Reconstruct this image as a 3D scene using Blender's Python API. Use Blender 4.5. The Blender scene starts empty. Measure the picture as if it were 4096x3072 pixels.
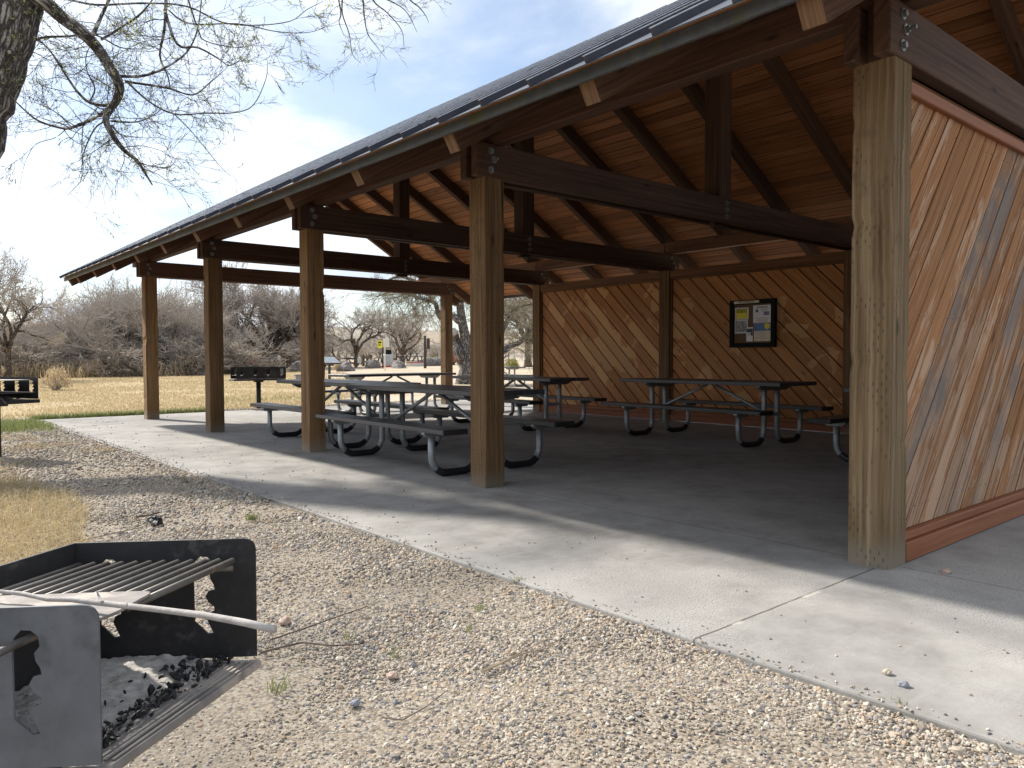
import bpy, bmesh, math, random
import numpy as np
from mathutils import Vector, Matrix, noise as mnoise
random.seed(7); RNG = np.random.default_rng(11)
S = bpy.context.scene; COL = S.collection
R = math.radians
# ------------------------------------------------------------------ world axes
# x: across the pavilion, away from its front; y: along the row of posts, away from us; z up; metres
CAM = Vector((-3.675, -1.583, 1.005))
CD = Vector((0.648, 0.761, -0.033)).normalized(); CR = Vector((0.762, -0.648, -0.003)).normalized()
CR = (CR - CD * CR.dot(CD)).normalized(); CU = CR.cross(CD)
FPX = 3066.74
def pix(x, y, depth):
    return CAM + depth * (CD + (x - 2048) / FPX * CR - (y - 1536) / FPX * CU)
def smooth(a, b, t):
    t = max(0.0, min(1.0, (t - a) / (b - a))); return t * t * (3 - 2 * t)
def gz(x, y):
    dx, dy = x - CAM.x, y - CAM.y; r = math.hypot(dx, dy)
    z = -0.02
    if r > 18:
        az = math.atan2(dx, dy)             # 0 along the posts, grows to the right
        f = 0.25 + 0.75 * smooth(0.2, 0.62, az)
        z += f * 0.0175 * max(0, min(r, 88) - 32) + 0.05 * (mnoise.noise((x * .08, y * .08, 0))) * smooth(18, 40, r)
    return z
def at(x, r):
    """ground point in the direction of column x, r metres away"""
    v = CD + (x - 2048) / FPX * CR; v = Vector((v.x, v.y, 0)).normalized()
    p = CAM + v * r; return Vector((p.x, p.y, gz(p.x, p.y)))
# ------------------------------------------------------------------ object helpers
def link(o, parent=None):
    COL.objects.link(o)
    if parent: o.parent = parent
    return o
def tag(o, label=None, cat=None, group=None, kind=None):
    if label: o['label'] = label
    if cat: o['category'] = cat
    if group: o['group'] = group
    if kind: o['kind'] = kind
    return o
def empty(name, loc=(0, 0, 0), rz=0, **k):
    o = bpy.data.objects.new(name, None); o.location = loc; o.rotation_euler = (0, 0, rz); o.empty_display_size = .1
    link(o); return tag(o, **k)
def copy_tree(o, parent=None):
    c = o.copy(); COL.objects.link(c); c.parent = parent
    for ch in [q for q in o.children]: copy_tree(ch, c)
    return c
class MB:
    """mesh builder with uv = (metres along the grain, metres across + random)"""
    def __init__(s): s.v = []; s.f = []; s.uv = []; s.t = []; s.m = []
    def quad(s, idx, uvs, t=0., m=0): s.f.append(idx); s.uv.append(uvs); s.t.append(t); s.m.append(m)
    def box(s, o, ax, ay, az, L, W, H, tint=None, m=0):
        """o = corner, ax is the grain direction"""
        o = Vector(o); ax, ay, az = Vector(ax).normalized(), Vector(ay).normalized(), Vector(az).normalized()
        b = len(s.v); t = random.random() if tint is None else tint; r = random.uniform(0, 50); ru = random.uniform(0, 20)
        for i in (0, 1):
            for j in (0, 1):
                for k in (0, 1): s.v.append(o + ax * L * i + ay * W * j + az * H * k)
        flip = ax.cross(ay).dot(az) < 0
        def q(a, uv):
            a = [b + i for i in a]
            if flip: a = a[::-1]; uv = uv[::-1]
            s.quad(a, uv, t, m)
        q([0, 2, 3, 1], [(ru, r), (ru + .01, r + W), (ru + .01 + .02, r + W + H), (ru, r + H)])
        q([4, 5, 7, 6], [(ru + L, r + 2), (ru + L, r + 2 + H), (ru + L + .03, r + 2 + W + H), (ru + L, r + 2 + W)])
        q([0, 1, 5, 4], [(ru, r + 3), (ru, r + 3 + H), (ru + L, r + 3 + H), (ru + L, r + 3)])
        q([2, 6, 7, 3], [(ru, r + 4), (ru + L, r + 4), (ru + L, r + 4 + H), (ru, r + 4 + H)])
        q([0, 4, 6, 2], [(ru, r + 5), (ru + L, r + 5), (ru + L, r + 5 + W), (ru, r + 5 + W)])
        q([1, 3, 7, 5], [(ru, r + 6), (ru, r + 6 + W), (ru + L, r + 6 + W), (ru + L, r + 6)])
        return s
    def bx(s, x0, x1, y0, y1, z0, z1, grain='x', tint=None, m=0):
        dx, dy, dz = x1 - x0, y1 - y0, z1 - z0
        X, Y, Z = (1, 0, 0), (0, 1, 0), (0, 0, 1)
        if grain == 'x': return s.box((x0, y0, z0), X, Y, Z, dx, dy, dz, tint, m)
        if grain == 'y': return s.box((x0, y0, z0), Y, Z, X, dy, dz, dx, tint, m)
        return s.box((x0, y0, z0), Z, X, Y, dz, dx, dy, tint, m)
    def prism(s, pts, u, v, n, th, gd=None, tint=None, m=0, o=(0, 0, 0)):
        """2-D polygon pts in the plane (u,v) at o, thickness th along n; gd = 2-D grain direction"""
        o = Vector(o); u, v, n = Vector(u), Vector(v), Vector(n); b = len(s.v); k = len(pts)
        t = random.random() if tint is None else tint; r = random.uniform(0, 50); ru = random.uniform(0, 20)
        gd = gd or (1, 0); g2 = (-gd[1], gd[0])
        for off in (0, th):
            for p in pts: s.v.append(o + u * p[0] + v * p[1] + n * off)
        U = [(ru + p[0] * gd[0] + p[1] * gd[1], r + p[0] * g2[0] + p[1] * g2[1]) for p in pts]
        area = sum(pts[i][0] * pts[(i + 1) % k][1] - pts[(i + 1) % k][0] * pts[i][1] for i in range(k))
        fl = (u.cross(v).dot(n) > 0) == (area > 0)
        A = list(range(k)); 
        bot = [b + i for i in A]; top = [b + k + i for i in A]
        if fl: s.quad(bot[::-1], U[::-1], t, m); s.quad(top, U, t, m)
        else: s.quad(bot, U, t, m); s.quad(top[::-1], U[::-1], t, m)
        for i in A:
            j = (i + 1) % k; q = [b + i, b + j, b + k + j, b + k + i]; uu = [U[i], U[j], (U[j][0], U[j][1] + th), (U[i][0], U[i][1] + th)]
            if not fl: q = q[::-1]; uu = uu[::-1]
            s.quad(q, uu, t, m)
        return s
    def tube(s, pts, rad, n=8, m=0, cap=True, tint=0.):
        pts = [Vector(p) for p in pts]; k = len(pts)
        rad = rad if hasattr(rad, '__len__') else [rad] * k
        b = len(s.v); T = [(pts[min(i + 1, k - 1)] - pts[max(i - 1, 0)]).normalized() for i in range(k)]
        a = T[0].orthogonal().normalized(); d = 0
        D = [0]
        for i in range(1, k): D.append(D[-1] + (pts[i] - pts[i - 1]).length)
        for i in range(k):
            a = (a - T[i] * a.dot(T[i])).normalized(); c = T[i].cross(a)
            for j in range(n):
                w = 2 * math.pi * j / n; s.v.append(pts[i] + (a * math.cos(w) + c * math.sin(w)) * rad[i])
        per = 2 * math.pi * max(rad)
        for i in range(k - 1):
            for j in range(n):
                j2 = (j + 1) % n
                s.quad([b + i * n + j, b + i * n + j2, b + (i + 1) * n + j2, b + (i + 1) * n + j],
                       [(D[i], per * j / n), (D[i], per * (j + 1) / n), (D[i + 1], per * (j + 1) / n), (D[i + 1], per * j / n)], tint, m)
        if cap:
            s.quad([b + j for j in range(n)][::-1], [(0, 0)] * n, tint, m)
            s.quad([b + (k - 1) * n + j for j in range(n)], [(0, 0)] * n, tint, m)
        return s
    def build(s, name, mat, parent=None, bevel=0, smooth_=False, seg=1):
        me = bpy.data.meshes.new(name); me.from_pydata([tuple(v) for v in s.v], [], s.f)
        uv = me.uv_layers.new(name='UVMap')
        flat = [c for f in s.uv for p in f for c in p]; uv.data.foreach_set('uv', flat)
        at_ = me.attributes.new('tint', 'FLOAT', 'FACE'); at_.data.foreach_set('value', s.t)
        for mm in (mat if isinstance(mat, (list, tuple)) else [mat]): me.materials.append(mm)
        me.polygons.foreach_set('material_index', s.m)
        if smooth_: me.polygons.foreach_set('use_smooth', [True] * len(me.polygons))
        me.update(); o = bpy.data.objects.new(name, me); link(o, parent)
        if bevel:
            b = o.modifiers.new('b', 'BEVEL'); b.width = bevel; b.segments = seg; b.limit_method = 'ANGLE'; b.angle_limit = R(40)
        return o
def mesh_np(name, V, F, mat, parent=None, smooth_=False):
    me = bpy.data.meshes.new(name); k = F.shape[1]
    me.vertices.add(len(V)); me.vertices.foreach_set('co', V.astype(np.float32).ravel())
    me.loops.add(F.size); me.loops.foreach_set('vertex_index', F.astype(np.int32).ravel())
    me.polygons.add(len(F)); me.polygons.foreach_set('loop_start', np.arange(0, F.size, k, dtype=np.int32))
    me.polygons.foreach_set('loop_total', np.full(len(F), k, dtype=np.int32))
    me.polygons.foreach_set('use_smooth', np.full(len(F), smooth_)); me.update(calc_edges=True)
    me.materials.append(mat); o = bpy.data.objects.new(name, me); link(o, parent); return o
def plate(name, mat, outline, holes, th, M, parent=None, bevel=0):
    """flat plate with holes: outline/holes 2-D point lists; M maps (x,y,0) into parent space"""
    cu = bpy.data.curves.new(name + '_c', 'CURVE'); cu.dimensions = '2D'; cu.fill_mode = 'BOTH'; cu.extrude = th / 2
    for L in [outline] + holes:
        sp = cu.splines.new('POLY'); sp.points.add(len(L) - 1)
        for i, p in enumerate(L): sp.points[i].co = (p[0], p[1], 0, 1)
        sp.use_cyclic_u = True
    return curve_mesh(name, cu, mat, M, parent)
def curve_mesh(name, cu, mat, M, parent=None):
    t = bpy.data.objects.new('tmp', cu); COL.objects.link(t); dg = bpy.context.evaluated_depsgraph_get(); dg.update()
    me = bpy.data.meshes.new_from_object(t.evaluated_get(dg)); COL.objects.unlink(t); bpy.data.objects.remove(t)
    me.transform(M); me.materials.clear(); me.materials.append(mat); me.name = name
    o = bpy.data.objects.new(name, me); link(o, parent); return o
def text(name, body, size, mat, M, parent=None, th=.001, sx=1.0, bold=0.0, align='CENTER'):
    cu = bpy.data.curves.new(name, 'FONT'); cu.body = body; cu.size = size; cu.extrude = th / 2; cu.align_x = align; cu.align_y = 'CENTER'; cu.offset = bold
    return curve_mesh(name, cu, mat, M @ Matrix.Diagonal((sx, 1, 1, 1)), parent)
def frame(o, X, Y):
    X, Y = Vector(X).normalized(), Vector(Y).normalized(); Z = X.cross(Y); M = Matrix((X, Y, Z)).transposed().to_4x4(); M.translation = Vector(o); return M
# ------------------------------------------------------------------ material helpers
class NT:
    def __init__(s, name):
        s.m = bpy.data.materials.new(name); s.m.use_nodes = True; s.t = s.m.node_tree; s.t.nodes.clear()
        s.out = s.t.nodes.new('ShaderNodeOutputMaterial'); s.b = s.n('ShaderNodeBsdfPrincipled'); s.l(s.b.outputs[0], s.out.inputs[0])
    def l(s, a, b): s.t.links.new(a, b)
    def n(s, ty, ins=None, **at):
        nd = s.t.nodes.new(ty)
        for k, v in at.items(): setattr(nd, k, v)
        for k, v in (ins or {}).items():
            if isinstance(v, bpy.types.NodeSocket): s.l(v, nd.inputs[k])
            else: nd.inputs[k].default_value = v
        return nd
    def val(s, a): return a
    def math(s, op, a, b=0, c=0, clamp=False):
        nd = s.t.nodes.new('ShaderNodeMath'); nd.operation = op; nd.use_clamp = clamp
        for i, v in enumerate((a, b, c)):
            if isinstance(v, bpy.types.NodeSocket): s.l(v, nd.inputs[i])
            else: nd.inputs[i].default_value = v
        return nd.outputs[0]
    def mix(s, f, a, b, mode='MIX'):
        nd = s.t.nodes.new('ShaderNodeMix'); nd.data_type = 'RGBA'; nd.blend_type = mode; nd.clamp_factor = True
        for i, v in ((0, f), (6, a), (7, b)):
            if isinstance(v, bpy.types.NodeSocket): s.l(v, nd.inputs[i])
            else: nd.inputs[i].default_value = v if i == 0 else (*v[:3], 1)
        return nd.outputs[2]
    def ramp(s, f, stops, interp='LINEAR'):
        nd = s.t.nodes.new('ShaderNodeValToRGB'); nd.color_ramp.interpolation = interp; e = nd.color_ramp.elements
        while len(e) < len(stops): e.new(.5)
        for i, (p, c) in enumerate(stops):
            e[i].position = p; e[i].color = (*c[:3], 1) if hasattr(c, '__len__') else (c, c, c, 1)
        s.l(f, nd.inputs[0]); return nd.outputs[0]
    def step(s, f, a, b):
        nd = s.n('ShaderNodeMapRange', {0: f, 1: a, 2: b}, clamp=True); nd.interpolation_type = 'SMOOTHSTEP'; return nd.outputs[0]
    def co(s, which='Object', scale=None, loc=None, rot=None):
        c = s.n('ShaderNodeTexCoord').outputs[which]
        if scale is None and loc is None and rot is None: return c
        mp = s.n('ShaderNodeMapping', {0: c})
        if scale: mp.inputs['Scale'].default_value = scale
        if loc: mp.inputs['Location'].default_value = loc
        if rot: mp.inputs['Rotation'].default_value = rot
        return mp.outputs[0]
    def noise(s, vec, scale, detail=4, rough=.55, dist=0, out=0):
        return s.n('ShaderNodeTexNoise', {'Vector': vec, 'Scale': scale, 'Detail': detail, 'Roughness': rough, 'Distortion': dist}).outputs[out]
    def vor(s, vec, scale, feature='F1', out=0, rand=1):
        return s.n('ShaderNodeTexVoronoi', {'Vector': vec, 'Scale': scale, 'Randomness': rand}, feature=feature).outputs[out]
    def bump(s, h, strength=.5, dist=.01):
        nd = s.n('ShaderNodeBump', {'Height': h, 'Strength': strength, 'Distance': dist}); s.l(nd.outputs[0], s.b.inputs['Normal']); return nd
    def set(s, **k):
        names = dict(col='Base Color', rough='Roughness', metal='Metallic', spec='Specular IOR Level', alpha='Alpha', trans='Transmission Weight')
        for a, v in k.items():
            i = s.b.inputs[names[a]]
            if isinstance(v, bpy.types.NodeSocket): s.l(v, i)
            else: i.default_value = (*v[:3], 1) if a == 'col' and hasattr(v, '__len__') else v
        return s
def simple(name, col, rough=.7, metal=0, var=.25, scale=8, bump=0, bscale=60, spec=.4):
    n = NT(name); c = n.co(); f = n.noise(c, scale, 5, .6)
    dk = [x * (1 - var) for x in col]; lt = [min(1, x * (1 + var)) for x in col]
    n.set(col=n.ramp(f, [(.3, dk), (.7, lt)]), rough=rough, metal=metal, spec=spec)
    if bump: n.bump(n.noise(c, bscale, 4, .6), bump, .004)
    return n.m
def wood(name, base, dark, light, rough=.75, gs=55, incise=False, worn=None, wornamt=0, tintvar=.35, streak=None, bump=.5, knots=True, spec=.3, wsc=(1.1, 9), low=False, patch=False, foot=False):
    n = NT(name); uv = n.co('UV')
    tint = n.n('ShaderNodeAttribute', attribute_name='tint').outputs['Fac']
    wob = n.noise(uv, 1.3, 2, .5, 0, 1)
    uv2 = n.n('ShaderNodeVectorMath', {0: uv, 1: n.n('ShaderNodeVectorMath', {0: wob, 3: .035}, operation='SCALE').outputs[0]}, operation='ADD').outputs[0]
    m1 = n.n('ShaderNodeMapping', {0: uv2, 'Scale': (.9, gs, 1)}).outputs[0]
    m2 = n.n('ShaderNodeMapping', {0: uv2, 'Scale': (3.0, gs * 3.2, 1)}).outputs[0]
    g1 = n.noise(m1, 1, 5, .62, .6); g2 = n.noise(m2, 1, 3, .6)
    big = n.noise(n.n('ShaderNodeMapping', {0: uv, 'Scale': (.6, 3.5, 1)}).outputs[0], 1, 4, .6)
    c = n.ramp(g1, [(.3, dark), (.5, base), (.72, light)])
    c = n.mix(n.math('MULTIPLY', n.step(g2, .5, .75), .45), c, dark)
    c = n.mix(n.step(big, .35, .75), c, n.mix(.55, c, dark, 'MULTIPLY') if False else n.mix(.35, c, light))
    h = n.math('ADD', n.math('MULTIPLY', g1, .7), n.math('MULTIPLY', g2, .3))
    if knots:
        kv = n.n('ShaderNodeTexVoronoi', {'Vector': n.n('ShaderNodeMapping', {0: uv, 'Scale': (1.6, 5.5, 1)}).outputs[0], 'Scale': 1.0}).outputs[0]
        k = n.step(kv, .11, .03)
        c = n.mix(n.math('MULTIPLY', k, .75), c, [x * .45 for x in dark])
    if worn is not None:
        w = n.noise(n.n('ShaderNodeMapping', {0: uv, 'Scale': (wsc[0], wsc[1], 1)}).outputs[0], 1, 6, .7, .8)
        if low: w = n.math('ADD', w, n.math('MULTIPLY', n.step(n.n('ShaderNodeSeparateXYZ', {0: n.co()}).outputs[2], 1.2, .1), .10))
        wf = n.step(n.math('ADD', w, n.math('MULTIPLY', n.math('SUBTRACT', tint, .5), .18)), .60 - wornamt, .66 - wornamt)
        wf = n.math('MULTIPLY', wf, n.step(g1, .34, .5))
        c = n.mix(n.math('MULTIPLY', wf, .8), c, worn)
    if patch:                                          # worn areas that run over several boards
        oc = n.co(); w = n.math('ADD', n.noise(oc, 1.5, 3, .6, .6), n.math('MULTIPLY', n.math('SUBTRACT', n.math('FRACT', n.math('MULTIPLY', tint, 3.7)), .5), .20))
        z = n.n('ShaderNodeSeparateXYZ', {0: oc}); w = n.math('SUBTRACT', w, n.math('MULTIPLY', n.math('ABSOLUTE', n.math('SUBTRACT', z.outputs[2], 1.15)), .13)); w = n.math('ADD', w, n.math('MULTIPLY', n.step(z.outputs[1], 6.0, 6.4), .075))
        w = n.math('ADD', w, n.math('MULTIPLY', n.math('SUBTRACT', g1, .5), .07))
        c = n.mix(n.math('MULTIPLY', n.step(w, .56, .575), .7), c, patch)
    if foot:
        fz = n.n('ShaderNodeSeparateXYZ', {0: n.co()}).outputs[2]; ff = n.step(n.math('ADD', fz, n.math('MULTIPLY', g1, .25)), .30, .12)
        c = n.mix(n.math('MULTIPLY', ff, .6), c, (.26, .235, .19))
        ck = n.step(n.noise(n.n('ShaderNodeMapping', {0: uv2, 'Scale': (.55, 26, 1)}).outputs[0], 1, 2, .5), .70, .735); c = n.mix(n.math('MULTIPLY', ck, .85), c, [x * .3 for x in dark]); h = n.math('SUBTRACT', h, ck)
        bl = n.step(n.noise(uv, 2.2, 4, .65), .60, .72); c = n.mix(n.math('MULTIPLY', bl, .55), c, dark)
    if streak is not None:
        s_ = n.math('GREATER_THAN', tint, .90)
        c = n.mix(n.math('MULTIPLY', n.math('MULTIPLY', s_, n.step(g1, .25, .6)), n.step(n.noise(uv, 1.1, 5, .7), .40, .58)), c, streak)
    if incise:
        sp = n.n('ShaderNodeSeparateXYZ', {0: uv2}); u, v = sp.outputs[0], sp.outputs[1]
        row = n.math('DIVIDE', v, .021); ri = n.math('FLOOR', row)
        uu = n.math('FRACT', n.math('ADD', n.math('DIVIDE', u, .062), n.math('MULTIPLY', n.math('MODULO', ri, 2), .5)))
        a = n.math('MULTIPLY', n.math('LESS_THAN', n.math('ABSOLUTE', n.math('SUBTRACT', uu, .5)), .14), n.math('LESS_THAN', n.math('ABSOLUTE', n.math('SUBTRACT', n.math('FRACT', row), .5)), .11))
        a = n.math('MULTIPLY', a, n.step(n.noise(uv, 6, 3), .50, .62))
        c = n.mix(n.math('MULTIPLY', a, .65), c, [x * .3 for x in dark]); h = n.math('SUBTRACT', h, n.math('MULTIPLY', a, .8))
    tv = n.math('ADD', 1 - tintvar / 2, n.math('MULTIPLY', n.math('FRACT', n.math('MULTIPLY', tint, 7.3)), tintvar))
    c = n.mix(1, c, n.n('ShaderNodeCombineXYZ', {0: tv, 1: tv, 2: tv}).outputs[0], 'MULTIPLY')
    n.set(col=c, rough=rough, spec=spec); n.bump(h, bump, .004)
    return n.m
M = {}
M['post'] = wood('weathered_treated_post', (.165, .094, .043), (.07, .038, .018), (.27, .17, .082), .88, 42, True, tintvar=.45, bump=1.0, foot=True)
M['postg'] = wood('pale_green_brown_corner_post', (.175, .115, .060), (.07, .043, .022), (.30, .225, .135), .9, 38, True, tintvar=.1, bump=1.0, foot=True)
M['beam'] = wood('dark_stained_timber', (.072, .037, .023), (.03, .015, .010), (.125, .066, .04), .75, 40, tintvar=.35, bump=.6)
M['rafter'] = wood('stained_rafter_wood', (.085, .044, .027), (.036, .018, .011), (.14, .075, .044), .8, 40, tintvar=.4)
M['endgrain'] = wood('sawn_end_grain', (.14, .075, .04), (.06, .032, .018), (.26, .155, .085), .85, 60, tintvar=.3, knots=False)
M['deck'] = wood('red_brown_roof_boards', (.33, .138, .056), (.175, .066, .027), (.47, .22, .095), .7, 40, tintvar=.6)
M['wallin'] = wood('orange_brown_wall_boards', (.40, .165, .050), (.25, .095, .029), (.51, .235, .082), .6, 35, tintvar=.28, patch=(.60, .34, .15))
M['wallout'] = wood('sun_worn_wall_boards', (.32, .148, .062), (.12, .053, .024), (.43, .22, .10), .88, 55, tintvar=.3, worn=(.46, .32, .22), wornamt=.045, streak=(.19, .165, .15), bump=.8, low=True)
M['trim'] = wood('red_brown_trim', (.27, .10, .044), (.20, .07, .03), (.34, .14, .065), .6, 30, tintvar=.1, knots=False, bump=.25)
M['header'] = wood('header_timber', (.16, .075, .036), (.08, .035, .018), (.24, .12, .06), .75, 40, tintvar=.2)
M['log'] = wood('grey_fence_rail', (.10, .07, .05), (.05, .035, .025), (.17, .13, .1), .9, 40, tintvar=.3)
def metal_mat(name, col, rough, metal, spot=None, spotamt=.5, scale=30, streak=0, bump=.1):
    n = NT(name); c = n.co(); f = n.noise(c, scale, 6, .65); g = n.noise(c, 3, 4, .6)
    cc = n.ramp(f, [(.3, [x * .75 for x in col]), (.7, [min(1, x * 1.2) for x in col])])
    if spot: cc = n.mix(n.step(n.math('ADD', n.math('MULTIPLY', f, .4), n.math('MULTIPLY', g, .6)), .62 - spotamt * .1, .7 - spotamt * .1), cc, spot)
    n.set(col=cc, rough=n.ramp(g, [(.3, rough * .8), (.7, min(1, rough * 1.25))]), metal=metal); n.bump(f, bump, .002); return n.m
M['galv'] = metal_mat('galvanised_steel', (.31, .325, .33), .5, .55, (.34, .35, .35), .6, 45)
M['coat'] = metal_mat('black_leg_coating', (.018, .019, .022), .45, 0, (.035, .035, .035), .4)
M['roof'] = metal_mat('dark_ribbed_roof_metal', (.045, .047, .062), .38, .3, (.09, .09, .1), .2, 12)
M['fascia'] = metal_mat('grey_eave_trim', (.10, .105, .11), .55, .3, (.10, .10, .045), 1.0, 14)
M['seam'] = metal_mat('sky_glint_seam_metal', (.52, .53, .56), .3, .5, (.12, .12, .14), .5, 20)  # sky reflection along the seam tops is put into this pale colour
M['drip'] = metal_mat('sky_bright_drip_metal', (.62, .64, .66), .35, .5, (.35, .36, .33), .2)  # pale colour stands in for the sky reflected along the roof edge
M['bolt'] = metal_mat('zinc_bolt_metal', (.20, .21, .20), .5, .5)
M['black'] = metal_mat('black_steel_plate', (.026, .025, .026), .6, .2, (.075, .07, .066), 1.15, 38, bump=.25)
M['rod'] = metal_mat('grate_steel', (.12, .11, .10), .5, .5, (.33, .16, .07), .55, 35, bump=.5)
M['oldplate'] = metal_mat('smoked_steel_plate', (.22, .20, .185), .6, .3, (.36, .31, .27), 1.3, 16, bump=.35)
M['greyplate'] = metal_mat('grey_burnt_steel', (.155, .165, .185), .55, .35, (.095, .10, .108), 1.2, 9, bump=.35)
def table_mat():
    n = NT('grey_recycled_plank'); uv = n.co('UV'); m = n.n('ShaderNodeMapping', {0: uv, 'Scale': (1.2, 45, 1)}).outputs[0]
    g = n.noise(m, 1, 5, .6); w = n.noise(uv, 5, 5, .7)
    c = n.ramp(g, [(.3, (.036, .037, .042)), (.7, (.075, .077, .085))]); c = n.mix(n.math('MULTIPLY', n.step(w, .62, .75), .5), c, (.12, .12, .13))
    n.set(col=c, rough=n.ramp(g, [(.3, .28), (.7, .5)]), spec=.5); n.bump(g, .25, .002); return n.m
M['plank'] = table_mat()
def bark(name, a, b, c, s=1., bump=1.):
    n = NT(name); o = n.co('UV'); v = n.n('ShaderNodeMapping', {0: o, 'Scale': (5 * s, 16 * s, 1)}).outputs[0]
    d = n.n('ShaderNodeVectorMath', {0: v, 1: n.n('ShaderNodeVectorMath', {0: n.noise(v, .7, 4, .6, 0, 1), 3: 2.2}, operation='SCALE').outputs[0]}, operation='ADD').outputs[0]
    e = n.vor(d, 1, 'DISTANCE_TO_EDGE'); f = n.noise(d, 2.5, 5, .65); k = n.math('MULTIPLY', n.step(e, 0, .28), n.math('ADD', .6, n.math('MULTIPLY', f, .7)))
    n.set(col=n.ramp(k, [(.05, a), (.45, b), (.95, c)]), rough=.92, spec=.2); n.bump(k, bump, .03); return n.m
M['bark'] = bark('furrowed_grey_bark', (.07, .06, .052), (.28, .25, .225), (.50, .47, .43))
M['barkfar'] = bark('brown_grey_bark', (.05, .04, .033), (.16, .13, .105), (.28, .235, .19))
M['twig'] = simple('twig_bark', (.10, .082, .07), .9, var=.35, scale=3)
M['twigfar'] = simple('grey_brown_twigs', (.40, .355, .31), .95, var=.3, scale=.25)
M['twigdark'] = simple('dark_undergrowth_twigs', (.36, .31, .26), .95, var=.35, scale=.25)
M['willow'] = simple('tan_green_twigs', (.24, .21, .14), .9, var=.3, scale=.4)
def leafmat(name, a, b, tr=.3):
    n = NT(name); r = n.n('ShaderNodeNewGeometry').outputs['Random Per Island']
    n.set(col=n.ramp(r, [(.1, a), (.9, b)]), rough=.6, spec=.3); n.b.inputs['Subsurface Weight'].default_value = 0
    t = n.n('ShaderNodeBsdfTranslucent', {0: (*b, 1)}); mx = n.n('ShaderNodeMixShader', {0: tr, 1: n.b.outputs[0], 2: t.outputs[0]}); n.l(mx.outputs[0], n.out.inputs[0]); return n.m
M['bud'] = leafmat('young_leaf', (.22, .26, .07), (.45, .5, .16), .45)
M['drygrass'] = leafmat('dry_grass_blade', (.34, .25, .12), (.54, .44, .26))
M['greengrass'] = leafmat('green_grass_blade', (.13, .155, .05), (.26, .29, .11))
M['reed'] = leafmat('pale_reed', (.32, .235, .13), (.58, .46, .29))
M['sage'] = leafmat('yellow_green_shrub_leaf', (.30, .30, .09), (.50, .48, .18))
def pebmat():
    n = NT('crushed_gravel'); r = n.n('ShaderNodeNewGeometry').outputs['Random Per Island']; c = n.co()
    col = n.ramp(r, [(0, (0.343, 0.284, 0.212)), (.16, (0.481, 0.427, 0.343)), (.3, (0.280, 0.237, 0.193)), (.42, (0.389, 0.331, 0.263)), (.52, (0.155, 0.144, 0.134)), (.6, (0.435, 0.380, 0.311)), (.70, (0.086, 0.091, 0.108)), (.77, (0.421, 0.301, 0.205)), (.84, (0.559, 0.521, 0.457)), (.9, (0.201, 0.205, 0.226)), (1, (0.366, 0.316, 0.263))], 'CONSTANT')
    f = n.noise(c, 180, 3, .6); col = n.mix(n.math('MULTIPLY', f, .45), col, (0.389, 0.331, 0.263))
    n.set(col=col, rough=.85, spec=.3); return n.m
M['pebble'] = pebmat()
def concrete():
    n = NT('worn_concrete'); c = n.co(); sp = n.n('ShaderNodeSeparateXYZ', {0: c}); x, y = sp.outputs[0], sp.outputs[1]
    a = n.noise(c, .45, 5, .6); b = n.noise(c, 3.2, 6, .7); f = n.noise(c, 140, 2, .5); g = n.noise(c, 28, 3, .6)
    t = n.math('ADD', n.math('MULTIPLY', a, .6), n.math('MULTIPLY', b, .4))
    col = n.ramp(t, [(.38, (.19, .182, .168)), (.5, (.30, .29, .272)), (.62, (.40, .388, .366))])
    agg = n.math('MULTIPLY', n.step(f, .52, .64), n.step(n.noise(c, .9, 4, .6), .42, .6))
    col = n.mix(n.math('MULTIPLY', agg, .7), col, (.12, .11, .10))
    st = n.step(n.noise(c, .8, 6, .65), .57, .68); col = n.mix(n.math('MULTIPLY', st, .35), col, (.17, .155, .14))
    # long brushed marks across the slab
    br = n.noise(n.n('ShaderNodeMapping', {0: c, 'Scale': (2, 22, 1)}).outputs[0], 1, 3, .6); col = n.mix(n.math('MULTIPLY', n.step(br, .55, .8), .18), col, (.5, .48, .44))
    wob = n.math('MULTIPLY', n.math('SUBTRACT', n.noise(c, 5, 3, .6), .5), .012)
    crack = None
    for (ax, pos, w) in [(y, .06, .007), (y, 3.15, .004), (y, 6.2, .004), (y, 9.25, .004), (y, 12.3, .004), (x, .115, .005), (x, 3.15, .004)]:
        d = n.math('ABSOLUTE', n.math('ADD', n.math('SUBTRACT', ax, pos), wob)); k = n.step(d, w, w * .35)
        crack = k if crack is None else n.math('MAXIMUM', crack, k)
    col = n.mix(n.math('MULTIPLY', crack, .8), col, (.07, .062, .05))
    d = n.math('ABSOLUTE', n.math('ADD', n.math('SUBTRACT', y, .052), n.math('MULTIPLY', wob, 1.8)))
    pat = n.math('MULTIPLY', n.step(d, .014, .008), n.math('MULTIPLY', n.step(x, -.25, -.35), n.step(n.noise(c, 4, 4, .7), .54, .6)))
    col = n.mix(n.math('MULTIPLY', pat, .6), col, (.50, .47, .41))
    wp = n.step(n.noise(c, 5.5, 5, .7), .735, .75); col = n.mix(n.math('MULTIPLY', wp, .7), col, (.68, .67, .63))
    n.set(col=col, rough=.85, spec=.3); n.bump(n.math('SUBTRACT', n.math('ADD', n.math('MULTIPLY', f, .35), n.math('MULTIPLY', g, .5)), crack), .35, .005); return n.m
M['concrete'] = concrete()
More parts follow.
